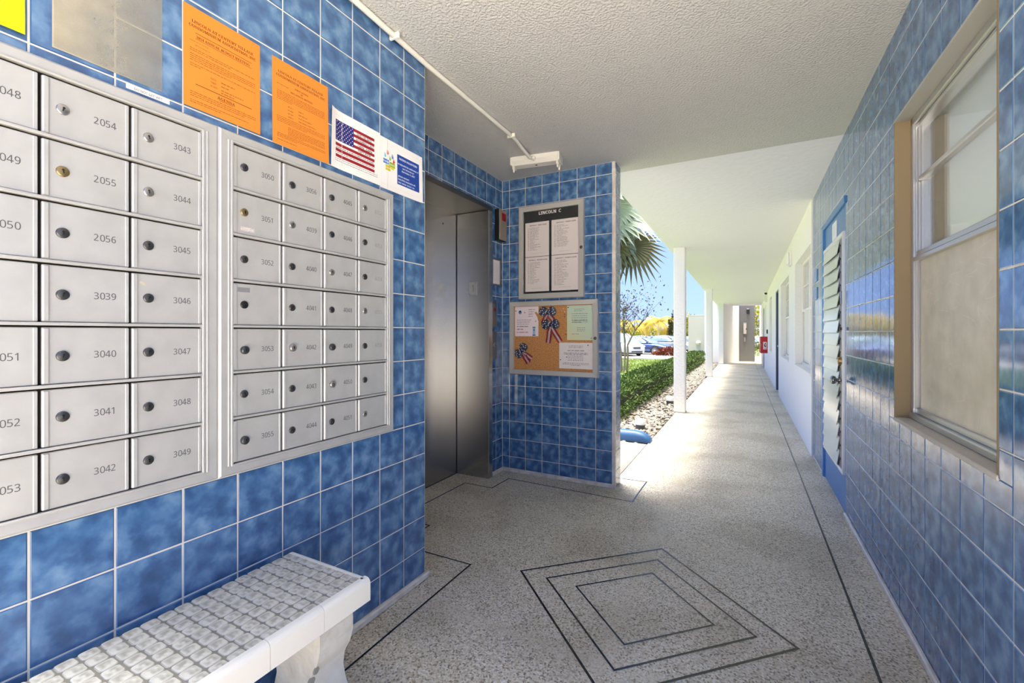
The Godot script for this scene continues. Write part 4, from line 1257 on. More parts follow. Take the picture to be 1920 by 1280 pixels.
	for y in 280:
		for x in 220:
			im.set_pixel(x, y, C(196, 214, 190).lerp(C(220, 214, 166), clampf(y / 280.0 - x / 330.0, 0, 1)))
	lines(im, 60, 28, 90, 2, 14, 5, kk, 0.8)
	for q in 5: lines(im, 40, 64 + q * 17, 150, 1, 10, 5, kk, 0.9)
	lines(im, 44, 118, 130, 2, 15, 6, C(60, 60, 70)); lines(im, 84, 178, 70, 3, 13, 5, kk, 1.0); lines(im, 40, 228, 60, 1, 10, 5, kk, 1.0)
	var p2 := thing("pinned_letter", "pale green letter pinned top right on the cork board", "letter", V(-1.269, 1.135, zb), 0.0, "letters on the cork board")
	obj("page", sheet(0.216, 0.276, flat, 6, 6), print_mat("green letter print", im), p2)
	im = blank(280, 216, C(232, 222, 218))
	lines(im, 80, 24, 120, 2, 13, 6, C(140, 110, 110), 1.0); lines(im, 70, 62, 140, 1, 12, 8, kk, 1.0); lines(im, 40, 82, 200, 2, 11, 7, kk, 1.0)
	lines(im, 72, 108, 130, 4, 12, 5, kk, 1.0); lines(im, 30, 166, 220, 2, 10, 5, kk, 1.0); lines(im, 100, 186, 80, 1, 10, 5, kk, 1.0)
	var p3 := thing("pinned_letter", "white landscape letter pinned bottom right on the cork board", "letter", V(-1.336, 0.906, zb), 0.0, "letters on the cork board")
	obj("page", sheet(0.280, 0.208, flat, 6, 6), print_mat("white letter print", im), p3)
	var pin := MB.new()
	pin.lathe([Vector2(0.0045, 0), Vector2(0.0045, 0.003), Vector2(0.003, 0.005), Vector2(0, 0.0055)], 10, Transform3D(Basis(V(1, 0, 0), PI / 2), Vector3.ZERO))
	var pins := [[-1.260, 1.396, 0], [-1.068, 1.150, 0], [-1.095, 1.095, 1], [-1.272, 0.998, 2], [-1.325, 0.975, 1], [-1.545, 1.290, 2], [-1.30, 1.388, 3], [-1.289, 1.362, 3], [-1.290, 1.344, 4], [-1.291, 1.324, 4], [-1.728, 1.378, 2], [-1.280, 1.182, 4]]
	var pm := [mat("black pin", C(30, 28, 34), 0.3), mat("navy pin", C(40, 44, 80), 0.3), mat("grey pin", C(84, 84, 90), 0.3), mat("white pin", C(232, 228, 220), 0.3), mat("red pin", C(120, 24, 24), 0.3)]
	for k in pins.size():
		var lb: String = ["tiny black push pin in the upper left corner of the green letter", "tiny black push pin in the lower right corner of the green letter", "tiny navy push pin in the upper right corner of the white letter", "tiny grey push pin inside the left part of the white letter", "tiny navy push pin at the left edge of the white letter", "tiny grey push pin at the right side of the poster", "upper of the two white push pins in bare cork", "lower of the two white push pins in bare cork", "upper dark red push pin under the white ones in bare cork", "second dark red push pin under the white ones in bare cork", "tiny grey push pin at the upper left of the poster", "lone dark red push pin in cork at the lower left of the green letter"][k]
		var o := obj("push_pin", pin, pm[pins[k][2]])
		tag(o, lb, "push pin", "push pins on the cork board")
		o.position = V(pins[k][0], pins[k][1], zb + (0.0026 if k < 6 or k == 10 else 0.0))
	bow("upper flag coloured ribbon bow at the top of the cork board", V(-1.435, 1.352, zb), [[2.72, 0.078], [0.42, 0.078]], [[-2.05, 0.115], [-0.90, 0.095]])
	bow("lower ribbon bow with long tails hanging below the upper bow", V(-1.407, 1.252, zb + 0.006), [[2.90, 0.078], [0.30, 0.078]], [[-1.75, 0.145], [-1.02, 0.155]])
	bow("lone tilted ribbon bow at the lower left of the cork board", V(-1.668, 1.035, zb), [[3.65, 0.072], [1.25, 0.074]], [[-1.03, 0.135], [-0.62, 0.125]])

func bow(label: String, at: Vector3, loops: Array, tails: Array) -> void:
	var t := thing("ribbon_bow", label, "bow", at, 0.0, "ribbon bows on the cork board")
	var navy := mat("navy satin", C(30, 34, 64), 0.5)
	var dot := mat("white dot", C(232, 230, 228), 0.5)
	if not mats.has("striped ribbon"):
		var im := blank(64, 16, C(176, 30, 42))
		rect(im, 22, 0, 22, 16, C(240, 206, 206))
		mats["striped ribbon"] = print_mat("striped ribbon", im, 0.5)
	for tl in tails:
		var m := MB.new()
		var a: float = tl[0]
		var d := V(cos(a), sin(a), 0)
		var s := V(-sin(a), cos(a), 0) * 0.023
		var g := []
		for i in 7:
			var q := i / 6.0
			var c: Vector3 = d * tl[1] * q + V(0, 0, 0.004 + 0.005 * sin(q * 5.0))
			var wv := s * (0.5 + 0.5 * minf(1.0, q * 3.0))
			g.append([c - wv, c + wv * 0.0, c + wv])
		m.grid(g, true); m.grid(g, false)
		obj("tail", m, mats["striped ribbon"], t)
	for lp in loops:
		var a: float = lp[0]
		var d := V(cos(a), sin(a), 0)
		var s := V(-sin(a), cos(a), 0)
		var m := MB.new()
		var g := []
		for i in 9:
			var q := i / 8.0
			var w := 0.040 * pow(sin(PI * clampf(q * 0.80 + 0.06, 0, 1)), 0.7) * (1.0 if q < 0.99 else 0.5)
			var row := []
			for j in 13:
				var b := TAU * j / 12.0
				row.append(d * lp[1] * q + s * w * cos(b) + V(0, 0, 0.012 + (0.010 * sin(PI * q) + 0.002) * sin(b)))
			g.append(row)
		m.grid(g, false, true)
		var lobe := obj("loop", m, navy, t)
		var dm := MB.new()
		for k in 10:
			var q := 0.18 + 0.80 * fmod(k * 0.7549, 1.0)
			var w := 0.040 * pow(sin(PI * clampf(q * 0.80 + 0.06, 0, 1)), 0.7)
			var off := (fmod(k * 0.5698, 1.0) * 2 - 1) * 0.8
			var zt := 0.012 + (0.010 * sin(PI * q) + 0.002) * sqrt(1 - off * off)
			dm.lathe([Vector2(0.0042, -0.001), Vector2(0.0038, 0.0012), Vector2(0, 0.002)], 8, Transform3D(Basis(V(1, 0, 0), PI / 2), d * lp[1] * q + s * w * off + V(0, 0, zt)))
		obj("dots", dm, dot, lobe)
	var kn := MB.new()
	kn.lathe([Vector2(0.004, 0), Vector2(0.010, 0.004), Vector2(0.011, 0.010), Vector2(0.006, 0.017), Vector2(0, 0.019)], 10, Transform3D(Basis(V(1, 0, 0), PI / 2), V(0, 0, 0.010)))
	obj("knot", kn, navy, t)

# ---------------------------------------------------------------- ceiling light and conduit
func build_ceiling_light() -> void:
	var wp := mat("white enamel", C(232, 228, 218), 0.4)
	var cd := MB.new()
	var y := CEIL - 0.013
	cd.tube([V(-1.352, y, -0.26), V(-1.352, y, -1.26), V(-1.368, y, -1.74), V(-1.366, y, -2.60), V(-1.370, y, -2.70), V(-1.384, y - 0.004, -2.80), V(-1.398, y - 0.018, -2.98)], 0.0125, 10)
	var c := thing("conduit", "long white conduit pipe along the ceiling edge to the bare light fixture", "conduit", V(-1.36, CEIL, -1.2))
	var q := MB.new(); q.put(cd, Transform3D(Basis(), -V(-1.36, CEIL, -1.2)))
	obj("pipe", q, wp, c)
	for p in [[-1.366, -2.62], [-1.360, -1.50]]:
		var st := MB.new()
		st.box(V(p[0] + 1.36 - 0.028, -0.027, p[1] + 1.2 - 0.007), V(p[0] + 1.36 + 0.028, -0.001, p[1] + 1.2 + 0.007), 0.003)
		obj("strap", st, wp, c)
	var f := thing("ceiling_light", "white ceiling fixture without its tube, clear sockets at both ends", "light fixture", V(-1.385, CEIL, -3.065), 0.16)
	var hb := MB.new()
	var pr := PackedVector2Array([Vector2(-0.062, 0), Vector2(-0.062, -0.030), Vector2(-0.036, -0.058), Vector2(0.036, -0.058), Vector2(0.062, -0.030), Vector2(0.062, 0)])
	hb.prism(pr, -0.175, 0.175, Transform3D(Basis(V(0, 0, -1), V(0, 1, 0), V(1, 0, 0)), Vector3.ZERO))
	obj("housing", hb, wp, f)
	for sx in [-1.0, 1.0]:
		obj("end_cap", bx(sx * 0.174, -0.060, -0.064, sx * 0.188, 0, 0.064, 0.003), wp, f)
		for sz in ([-1.0, 1.0] if sx > 0 else [1.0]):
			var so := MB.new()
			so.box(V(sx * 0.168 - 0.010, -0.085, sz * 0.030 - 0.012), V(sx * 0.168 + 0.010, -0.056, sz * 0.030 + 0.012), 0.004)
			var skt := obj("socket", so, mat("lamp holder", C(226, 220, 208), 0.35), f)
			var cl := MB.new(); cl.lathe([Vector2(0.007, 0), Vector2(0.008, 0.010), Vector2(0.006, 0.022), Vector2(0, 0.024)], 10, Transform3D(Basis(V(1, 0, 0), PI), V(sx * 0.168, -0.083, sz * 0.030)))
			obj("contact", cl, mat("clear contact", C(240, 226, 214), 0.15), skt)
	var hole := MB.new(); hole.lathe([Vector2(0.008, 0), Vector2(0.008, 0.002), Vector2(0, 0.002)], 10, Transform3D(Basis(V(1, 0, 0), PI), V(0.0, -0.058, 0)))
	obj("screw_hole", hole, black, f)
	var cn := MB.new(); cn.lathe([Vector2(0.017, 0), Vector2(0.017, 0.012), Vector2(0.013, 0.016)], 12, Transform3D(Basis(V(1, 0, 0), PI / 2), V(-0.005, -0.030, 0.060)))
	obj("connector", cn, wp, f)

# ---------------------------------------------------------------- outside: ground, gravel, hedge, lawn, near plants
func gy(x: float, z: float) -> float:
	var t := clampf((-z - 8.0) / 22.0, 0, 1) * clampf((-x - 2.2) / 2.5, 0, 1)
	return -0.56 * t - 0.01
func leaf_mesh(l: float, w: float, fold := 0.25) -> ArrayMesh:
	var m := MB.new()
	for s in [1.0, -1.0]:
		m.tri(V(0, 0, 0), V(s * w * 0.5, l * 0.45, w * fold), V(0, l, 0))
	return m.mesh()
func green(called: String, col: Color, trans := 0.35) -> StandardMaterial3D:
	var m := mat(called, col, 0.6, 0.0, 0.4)
	m.backlight_enabled = true
	m.backlight = Color(col.r * trans * 2.0, col.g * trans * 2.0, col.b * trans * 2.0)
	m.vertex_color_use_as_albedo = true
	return m
func rbasis(up: Vector3, spread: float) -> Basis:
	var d := (up + V(rg.randfn(), rg.randfn(), rg.randfn()) * spread).normalized()
	var side := d.cross(V(rg.randfn(), rg.randfn(), rg.randfn())).normalized()
	return Basis(side, d, side.cross(d))
func tint(lo: float, hi: float, warm := 0.0) -> Color:
	var k := rg.randf_range(lo, hi)
	var w := rg.randf_range(-warm, warm)
	return Color(k * (1.0 + w), k, k * (1.0 - w))

func build_yard() -> void:
	# lawn
	var m := MB.new()
	var g := []
	for i in 15:
		var row := []
		var z := -5.0 - 26.0 * i / 14.0
		for j in 15:
			var x := -1.5 - 40.0 * pow(j / 14.0, 2.0)
			row.append(V(x, gy(x, z), z))
		g.append(row)
	m.grid(g, true)
	var lm := tri_mat(mat("lawn soil", Color.WHITE, 0.95), 0.5)
	lm.albedo_texture = ntex(noise(151, 0.05, 4), 512, [[0.2, 0.5, 0.8], [C(80, 96, 42), C(92, 110, 48), C(104, 122, 54)]])
	var lawn := obj("lawn", m, lm)
	tag(lawn, "bright green lawn between the hedge and the parking lot", "lawn", "", "structure")
	var xs := []; var cs := []
	for k in 26000:
		var z := -6.0 - 25.0 * rg.randf()
		var x := -1.9 - (1.5 + (-z) * 0.26) * rg.randf()
		xs.append(Transform3D(rbasis(Vector3.UP, 0.35).scaled(Vector3.ONE * rg.randf_range(0.6, 1.3)), V(x, gy(x, z), z)))
		cs.append(tint(0.7, 1.15, 0.12))
	var gm := green("grass blade", C(104, 120, 56), 0.3)
	tag(many("grass", leaf_mesh(0.07, 0.022), gm, xs, null, cs), "short bright green grass of the lawn", "grass", "", "stuff")
	# gravel bed
	var bed := obj("gravel_bed", bx(-2.3, -0.2, -20.4, -0.934, -0.03, -4.95), mat("sandy soil", C(70, 64, 55), 0.95))
	tag(bed, "sandy bed under the white stones along the corridor edge", "bed", "", "structure")
	var stones := []
	for k in 3:
		var sm := MB.new()
		var sg := []
		for i in 5:
			var row := []
			var la := PI * i / 4.0
			for j in 8:
				var lo := TAU * (j % 7) / 7.0
				var r := 1.0 + 0.16 * sin(lo * 2.0 + k * 2.0) + 0.12 * cos(lo * 3.0 + k)
				row.append(V(sin(la) * cos(lo) * r, -cos(la) * 0.62, -sin(la) * sin(lo) * r * 0.8))
			sg.append(row)
		sm.grid(sg, false, true)
		stones.append(sm.mesh())
	var gmat := mat("white landscape stone", C(134, 128, 119), 0.8)
	gmat.vertex_color_use_as_albedo = true
	for k in 3:
		xs = []; cs = []
		for i in 2600:
			var t := rg.randf()
			var z := -4.97 - 15.2 * t * t * 0.4 - 15.2 * t * 0.6
			var x := rg.randf_range(-2.1, -0.955)
			var s := rg.randf_range(0.016, 0.036)
			xs.append(Transform3D(Basis.from_euler(V(rg.randf_range(-0.5, 0.5), rg.randf() * TAU, rg.randf_range(-0.5, 0.5))).scaled(Vector3.ONE * s), V(x, -0.030 + s * rg.randf_range(0.2, 0.75), z)))
			var c := tint(0.55, 1.0, 0.05)
			if rg.randf() < 0.08: c = Color(0.45, 0.38, 0.32)
			cs.append(c)
		tag(many("gravel", stones[k], gmat, xs, null, cs), "loose white and tan landscape stones in the bed by the corridor", "gravel", "landscape stones", "stuff")
	# wheel stop
	var ws := thing("wheel_stop", "blue painted concrete wheel stop at the end of the stone bed", "wheel stop", V(-1.9, 0, -5.06))
	var pr := PackedVector2Array([Vector2(-0.080, 0), Vector2(-0.078, 0.060), Vector2(-0.058, 0.100), Vector2(-0.030, 0.112), Vector2(0.030, 0.112), Vector2(0.058, 0.100), Vector2(0.078, 0.060), Vector2(0.080, 0)])
	var wm := MB.new()
	var rows := []
	for st in [[-0.98, 0.45], [-0.96, 0.62], [-0.84, 1.0], [0.82, 1.0], [0.90, 0.88], [0.95, 0.66], [0.985, 0.32], [0.988, 0.02]]:
		var row := []
		for p in pr: row.append(V(st[0], p.y * st[1], p.x * (0.75 + 0.25 * st[1])))
		rows.append(row)
	wm.grid(rows, false); 
	obj("block", wm, mat("blue road paint", C(34, 76, 122), 0.5), ws)
	obj("base_edge", bx(-0.98, -0.001, -0.078, 0.95, 0.008, 0.082), mat("dark concrete edge", C(52, 66, 88), 0.8), ws)
	# path lights
	for k in 2:
		var p := [V(-1.165, -0.02, -5.72), V(-1.135, -0.02, -7.96)][k] as Vector3
		var pl := thing("path_light", ["stubby path light with white cap nearest the blue wheel stop", "stubby path light with white cap beside the first column"][k], "path light", p, 0.0, "path lights in the stones")
		var b := MB.new(); b.lathe([Vector2(0.056, 0), Vector2(0.056, 0.075), Vector2(0.050, 0.078)], 20)
		obj("base", b, mat("dark grey base", C(78, 80, 82), 0.6), pl)
		var h := MB.new(); h.lathe([Vector2(0.060, 0.072), Vector2(0.064, 0.078), Vector2(0.064, 0.122), Vector2(0.056, 0.136), Vector2(0.030, 0.144), Vector2(0, 0.146)], 20)
		obj("cap", h, mat("white cap", C(250, 250, 250), 0.4), pl)
	# hedge
	var hg := thing("hedge", "clipped green hedge running between the stones and the lawn", "hedge", V(-1.72, 0, -12.8))
	var core := MB.new()
	core.box(V(-0.16, 0.05, -6.8), V(0.16, 0.38, 6.7), 0.05)
	obj("stems", core, mat("hedge core", C(38, 40, 22), 0.95), hg)
	xs = []; cs = []
	var hn := noise(171, 0.5, 2)
	for k in 30000:
		var z := rg.randf_range(-7.0, 6.95)
		var a := rg.randf() * TAU
		var top := 0.46 + 0.05 * hn.get_noise_2d(z * 6.0, 3.0)
		var hw := 0.24 + 0.05 * hn.get_noise_2d(z * 6.0, 90.0)
		var endk := clampf((6.95 - z) / 0.25, 0.35, 1.0)
		var sx := signf(cos(a)) * pow(absf(cos(a)), 0.45)
		var sy := signf(sin(a)) * pow(absf(sin(a)), 0.45)
		var rr := rg.randf_range(0.72, 1.03)
		var p := V(sx * hw * rr * endk, 0.04 + (top - 0.04) * (0.5 + 0.5 * sy * rr * endk), z)
		xs.append(Transform3D(rbasis(V(sx, sy + 0.6, 0.15), 0.55).scaled(Vector3.ONE * rg.randf_range(0.7, 1.35)), p))
		cs.append(tint(0.55, 1.2, 0.12))
	many("foliage", leaf_mesh(0.042, 0.020), green("hedge leaf", C(76, 100, 42), 0.3), xs, hg, cs)
	# slim leafless tree on the lawn
	var tr := thing("crape_tree", "slim multi stemmed tree with sparse dark leaves on the lawn", "tree", V(-3.62, gy(-3.6, -15.2), -15.2))
	var bark := mat("grey bark", C(122, 112, 98), 0.9)
	var twig := mat("dark twig", C(70, 60, 46), 0.9)
	var lx := []; var lc := []
	var wood := MB.new()
	var stems := [[V(-0.10, 0, 0), V(-0.14, 0.95, 0.05), V(-0.35, 1.9, 0.0)], [V(0.0, 0, 0.05), V(0.02, 1.0, 0.0), V(-0.02, 2.1, 0.1)], [V(0.08, 0, 0), V(0.12, 0.9, 0.05), V(0.62, 1.75, 0.0)]]
	for s in stems:
		wood.tube([s[0], (s[0] + s[1]) * 0.5 + V(0.02, 0, 0), s[1], (s[1] + s[2]) * 0.5 + V(-0.03, 0.05, 0), s[2]], [0.040, 0.036, 0.032, 0.024, 0.014], 7)
	obj("trunk", wood, bark, tr)
	var tw := MB.new()
	for s in stems:
		for k in 11:
			var q := rg.randf_range(0.15, 1.0)
			var p0: Vector3 = s[1].lerp(s[2], q)
			var d := V(rg.randf_range(-0.55, 0.95), rg.randf_range(0.5, 1.1), rg.randf_range(-0.6, 0.6)).normalized()
			var ln := rg.randf_range(0.4, 0.95)
			var mid := p0 + d * ln * 0.5 + V(0, -0.03, 0)
			var p1 := p0 + d * ln
			tw.tube([p0, mid, p1], [0.011, 0.007, 0.003], 5)
			for b in 3:
				var f0 := p0.lerp(p1, rg.randf_range(0.4, 1.0))
				var f1 := f0 + V(rg.randf_range(-0.25, 0.35), rg.randf_range(0.05, 0.35), rg.randf_range(-0.2, 0.2))
				tw.tube([f0, (f0 + f1) * 0.5 + V(0.01, 0.01, 0), f1], [0.005, 0.004, 0.002], 4)
				for c in rg.randi_range(2, 6):
					lx.append(Transform3D(rbasis(V(0.2, 0.4, 0), 0.8).scaled(Vector3.ONE * rg.randf_range(0.6, 1.3)), f1 + V(rg.randfn(), rg.randfn(), rg.randfn()) * 0.06)); lc.append(tint(0.5, 1.1, 0.2))
	for c in 70:
		lx.append(Transform3D(rbasis(V(0.2, 0.4, 0), 0.8).scaled(Vector3.ONE * rg.randf_range(0.8, 1.5)), V(rg.randf_range(-0.3, 1.35), rg.randf_range(1.9, 3.1), rg.randf_range(-0.3, 0.3)))); lc.append(tint(0.4, 0.9, 0.2))
	obj("branch", tw, twig, tr)
	many("leaves", leaf_mesh(0.075, 0.042), green("dull tree leaf", C(84, 82, 44), 0.2), lx, tr, lc)
	# fan palm whose crown hangs in at the top left of the opening
	var pm := thing("fan_palm", "fan palm whose pale fronds hang beside the corridor opening", "palm", V(-2.52, gy(-2.5, -9.1), -9.1))
	var tk := MB.new()
	var prof := []
	for k in 22: prof.append(Vector2(0.17 + 0.02 * sin(k * 2.1) - 0.002 * k, k * 0.155))
	tk.lathe(prof, 14)
	obj("trunk", tk, mat("palm bark", C(104, 96, 84), 0.95), pm)
	var pal := green("fan frond", C(126, 140, 116), 0.22)
	var olive := green("old fan frond", C(84, 84, 48), 0.2)
	pal.roughness = 0.45
	# frond: hub position, direction of fan, facing, radius, old?
	var fr := [
		[V(0.02, 3.82, 0.15), V(0.85, -0.55, 0.1), V(0.3, 0.5, 0.8), 1.05, false], [V(0.10, 3.42, 0.25), V(1.0, -0.22, 0.1), V(0.1, 0.75, 0.65), 0.92, false],
		[V(0.18, 3.30, 0.20), V(0.55, -0.85, 0.0), V(0.6, 0.3, 0.7), 0.95, false], [V(0.50, 2.92, 0.10), V(0.45, -0.9, 0.1), V(0.25, 0.1, 0.95), 0.78, true],
		[V(0.10, 2.95, 0.25), V(-0.15, -1.0, 0.1), V(-0.2, 0.2, 0.95), 0.75, true], [V(0.32, 3.55, -0.25), V(0.95, -0.3, -0.2), V(0.0, 0.9, 0.4), 1.0, false],
		[V(-0.3, 3.7, 0.1), V(-0.9, -0.2, 0.2), V(-0.2, 0.8, 0.5), 1.0, false], [V(-0.2, 3.9, -0.2), V(-0.6, 0.7, -0.3), V(0.3, 0.5, 0.8), 1.0, false], [V(0.0, 4.0, 0.0), V(0.2, 1.0, 0.1), V(0, 0.2, 1.0), 1.0, false],
		[V(-0.1, 3.3, 0.4), V(-0.5, -0.6, 0.8), V(0.0, 0.8, 0.6), 0.9, false], [V(0.25, 3.75, 0.35), V(0.7, 0.35, 0.6), V(-0.3, 0.8, 0.5), 1.0, false]]
	for f in fr:
		var hub: Vector3 = f[0]
		var dir: Vector3 = f[1].normalized()
		var nrm: Vector3 = (f[2] - dir * f[2].dot(dir)).normalized()
		var side := dir.cross(nrm)
		var m2 := MB.new()
		m2.tube([V(0, 3.15, 0), V(0, 3.15, 0).lerp(hub, 0.5) + V(0, 0.12, 0), hub], [0.018, 0.014, 0.009], 6)
		var R: float = f[3]
		for k in 26:
			var a := deg_to_rad(-118.0 + 236.0 * k / 25.0)
			var d := dir * cos(a) + side * sin(a)
			var l := R * (0.72 + 0.28 * cos(a * 0.75)) * rg.randf_range(0.92, 1.04)
			var pp := (side * cos(a) - dir * sin(a))
			var w := 0.046 * R
			var droop := V(0, -0.16 * R, 0)
			var a0 := hub
			var mid := hub + d * l * 0.55 + droop * 0.15 + nrm * 0.03
			var tip := hub + d * l + droop * (0.7 + rg.randf() * 0.5)
			var fold := nrm * 0.014
			m2.tri(a0, mid - pp * w + fold, mid); m2.tri(a0, mid, mid + pp * w + fold)
			m2.tri(mid - pp * w + fold, tip, mid); m2.tri(mid, tip, mid + pp * w + fold)
		obj("frond", m2, olive if f[4] else pal, pm)
	# red leaved shrub by the parked cars
	shrub("croton_shrub", "low red and orange croton shrub in front of the dark blue car", "shrub", V(-5.35, -0.56, -36.6), V(1.15, 0.62, 0.7), 1500, green("croton leaf", C(104, 50, 26), 0.15), 0.14)

func shrub(called: String, label: String, cat: String, at: Vector3, r: Vector3, n: int, m: Material, leaf: float, group := "", lift := 0.0, trunk := 0.0) -> Node3D:
	var t := thing(called, label, cat, at, 0.0, group)
	var xs := []; var cs := []
	for k in n:
		var d := V(rg.randfn(), rg.randfn(), rg.randfn()).normalized()
		if lift <= 0.0: d.y = absf(d.y)
		var rr := rg.randf_range(0.55, 1.02)
		var lump := 1.0 + 0.14 * sin(d.x * 7.0 + at.x) * sin(d.y * 6.0 + at.z) 
		xs.append(Transform3D(rbasis(d + V(0, 0.3, 0), 0.6).scaled(Vector3.ONE * rg.randf_range(0.7, 1.3)), V(d.x * r.x, d.y * r.y + lift, d.z * r.z) * V(rr * lump, 1, rr * lump) + V(0, d.y * r.y * (rr * lump - 1.0), 0)))
		cs.append(tint(0.55, 1.25, 0.16))
	many("foliage", leaf_mesh(leaf, leaf * 0.6), m, xs, t, cs)
	var st := MB.new()
	var tr := maxf(trunk, 0.04)
	st.tube([V(0, 0, 0), V(0.02, maxf(lift, r.y * 0.4) * 0.5, 0), V(0, maxf(lift, r.y * 0.5), 0)], [tr, tr * 0.85, tr * 0.6], 8)
	obj("trunk" if trunk > 0 else "stem", st, mat("pale trunk", C(168, 152, 128), 0.9), t)
	return t

# ---------------------------------------------------------------- cars
func car(called: String, label: String, at: Vector3, yaw: float, paint: Material, van: bool, sc := 1.0) -> Node3D:
	var t := thing(called, label, "car", at, yaw, "cars in the parking lot")
	t.scale = Vector3.ONE * sc
	var low := [[-2.25, 0.62, 0.66, 0.42], [-2.18, 0.86, 0.78, 0.30], [-1.9, 0.96, 0.84, 0.22], [-1.2, 0.98, 0.88, 0.20], [0.0, 0.95, 0.89, 0.20], [1.0, 0.93, 0.885, 0.20], [1.65, 0.86, 0.86, 0.20], [2.05, 0.74, 0.80, 0.22], [2.22, 0.62, 0.70, 0.28], [2.28, 0.50, 0.60, 0.36]]
	var cab := [[-1.95, 0.97, 0.70, 0.74], [-1.25, 1.36, 0.60, 0.80], [-0.5, 1.45, 0.60, 0.82], [0.15, 1.40, 0.59, 0.82], [1.05, 0.94, 0.68, 0.80]]
	var ax := [-1.38, 1.38]
	if van:
		low = [[-2.50, 0.70, 0.80, 0.45], [-2.45, 1.0, 0.92, 0.32], [-2.2, 1.08, 0.98, 0.24], [-1.0, 1.08, 1.0, 0.22], [0.6, 1.06, 1.0, 0.22], [1.5, 1.06, 0.98, 0.22], [2.0, 0.98, 0.95, 0.22], [2.35, 0.86, 0.86, 0.24], [2.50, 0.70, 0.76, 0.28], [2.56, 0.52, 0.66, 0.34]]
		cab = [[-2.45, 1.05, 0.84, 0.90], [-2.15, 1.68, 0.76, 0.92], [-0.6, 1.78, 0.76, 0.94], [0.35, 1.72, 0.74, 0.94], [1.75, 1.03, 0.78, 0.90]]
		ax = [-1.5, 1.55]
	var m := MB.new()
	var g := []
	for s in low:
		var x: float = s[0]; var yt: float = s[1]; var hw: float = s[2]; var yb: float = s[3]
		var row := []
		for p in [[-0.86, 0.0], [-1.0, 0.16], [-1.03, 0.5], [-1.0, 0.78], [-0.86, 0.96], [-0.5, 1.0], [0.0, 1.01], [0.5, 1.0], [0.86, 0.96], [1.0, 0.78], [1.03, 0.5], [1.0, 0.16], [0.86, 0.0], [-0.86, 0.0]]:
			row.append(V(x, lerpf(yb, yt, p[1]), p[0] * hw))
		g.append(row)
	m.grid(g, true, true)
	for e in [0, g.size() - 1]:
		var c := Vector3.ZERO
		for p in g[e]: c += p / g[e].size()
		for i in g[e].size() - 1:
			if e == 0: m.tri(c, g[e][i + 1], g[e][i])
			else: m.tri(c, g[e][i], g[e][i + 1])
	obj("body", m, paint, t)
	var gl := MB.new()
	g = []
	for s in cab:
		var row := []
		for p in [[-1.0, 0.0], [-0.98, 0.35], [-0.5, 1.0], [0.0, 1.02], [0.5, 1.0], [0.98, 0.35], [1.0, 0.0]]:
			var yb2: float = low[3][1] - 0.04
			var hw2: float = lerpf(s[3], s[2], clampf(p[1], 0, 1))
			row.append(V(s[0], lerpf(yb2, s[1], p[1]), signf(p[0]) * hw2 if p[0] != 0.0 else 0.0))
		g.append(row)
	gl.grid(g, false, false)
	obj("window", gl, mat("car glass", C(92, 112, 122), 0.06, 0.0, 0.8), t)
	var rf := MB.new()
	var g2 := []
	for i in range(1, 4):
		var s = cab[i]
		var row := []
		for p in [[-1.0, -0.10], [-0.98, -0.03], [-0.6, 0.012], [0.0, 0.03], [0.6, 0.012], [0.98, -0.03], [1.0, -0.10]]:
			row.append(V(s[0] + (0.04 if i == 3 else -0.04 if i == 1 else 0.0), s[1] + p[1], p[0] * (s[2] + 0.02)))
		g2.append(row)
	rf.grid(g2, false); rf.grid(g2, true)
	obj("roof", rf, paint, t)
	for sz in [-1.0, 1.0]:
		var pl := MB.new()
		var a0: Array = cab[0]; var a1: Array = cab[1]; var a3: Array = cab[3]; var a4: Array = cab[4]
		pl.tube([V(a4[0], a4[1] - 0.02, sz * a4[3] * 0.98), V(a3[0], a3[1] - 0.01, sz * (a3[2] + 0.01))], 0.035, 6)
		pl.tube([V(a0[0], a0[1] - 0.02, sz * a0[3] * 0.98), V(a1[0], a1[1] - 0.01, sz * (a1[2] + 0.01))], 0.045, 6)
		var xm := -0.35
		pl.tube([V(xm, low[4][1] - 0.02, sz * 0.985 * cab[2][3]), V(xm - 0.05, cab[2][1] - 0.03, sz * (cab[2][2] + 0.012))], 0.035, 6)
		obj("pillar", pl, paint, t)
		var mi := MB.new()
		mi.box(V(a4[0] - 0.34, low[5][1] + 0.01, sz * (low[5][2] + 0.0) + (0.0 if sz > 0 else -0.17)), V(a4[0] - 0.22, low[5][1] + 0.15, sz * low[5][2] + (0.17 if sz > 0 else 0.0)), 0.03)
		obj("mirror", mi, paint, t)
		var hl := MB.new()
		var fx: float = low[7][0]
		hl.box(V(fx - 0.12, low[7][1] - 0.20, sz * low[8][2] * 0.92 - 0.16), V(fx + 0.14, low[7][1] - 0.07, sz * low[8][2] * 0.92 + 0.14), 0.05)
		obj("headlight", hl, mat("headlight lens", C(206, 212, 216), 0.1), t)
	var nose: float = low[9][0]
	obj("grille", bx(nose - 0.12, 0.56, -0.34, nose + 0.012, 0.70, 0.34, 0.02), mat("dark grille", C(58, 60, 64), 0.35, 0.4), t)
	obj("air_intake", bx(nose - 0.12, 0.30, -0.52, nose + 0.012, 0.40, 0.52, 0.02), black, t)
	obj("underside", bx(low[0][0] + 0.25, 0.14, -0.74, nose - 0.2, 0.34, 0.74, 0.04), black, t)
	var tyre := MB.new()
	tyre.lathe([Vector2(0.215, -0.10), Vector2(0.30, -0.11), Vector2(0.33, -0.08), Vector2(0.33, 0.08), Vector2(0.30, 0.11), Vector2(0.215, 0.10)], 22, Transform3D(Basis(V(1, 0, 0), PI / 2), Vector3.ZERO))
	var rim := MB.new()
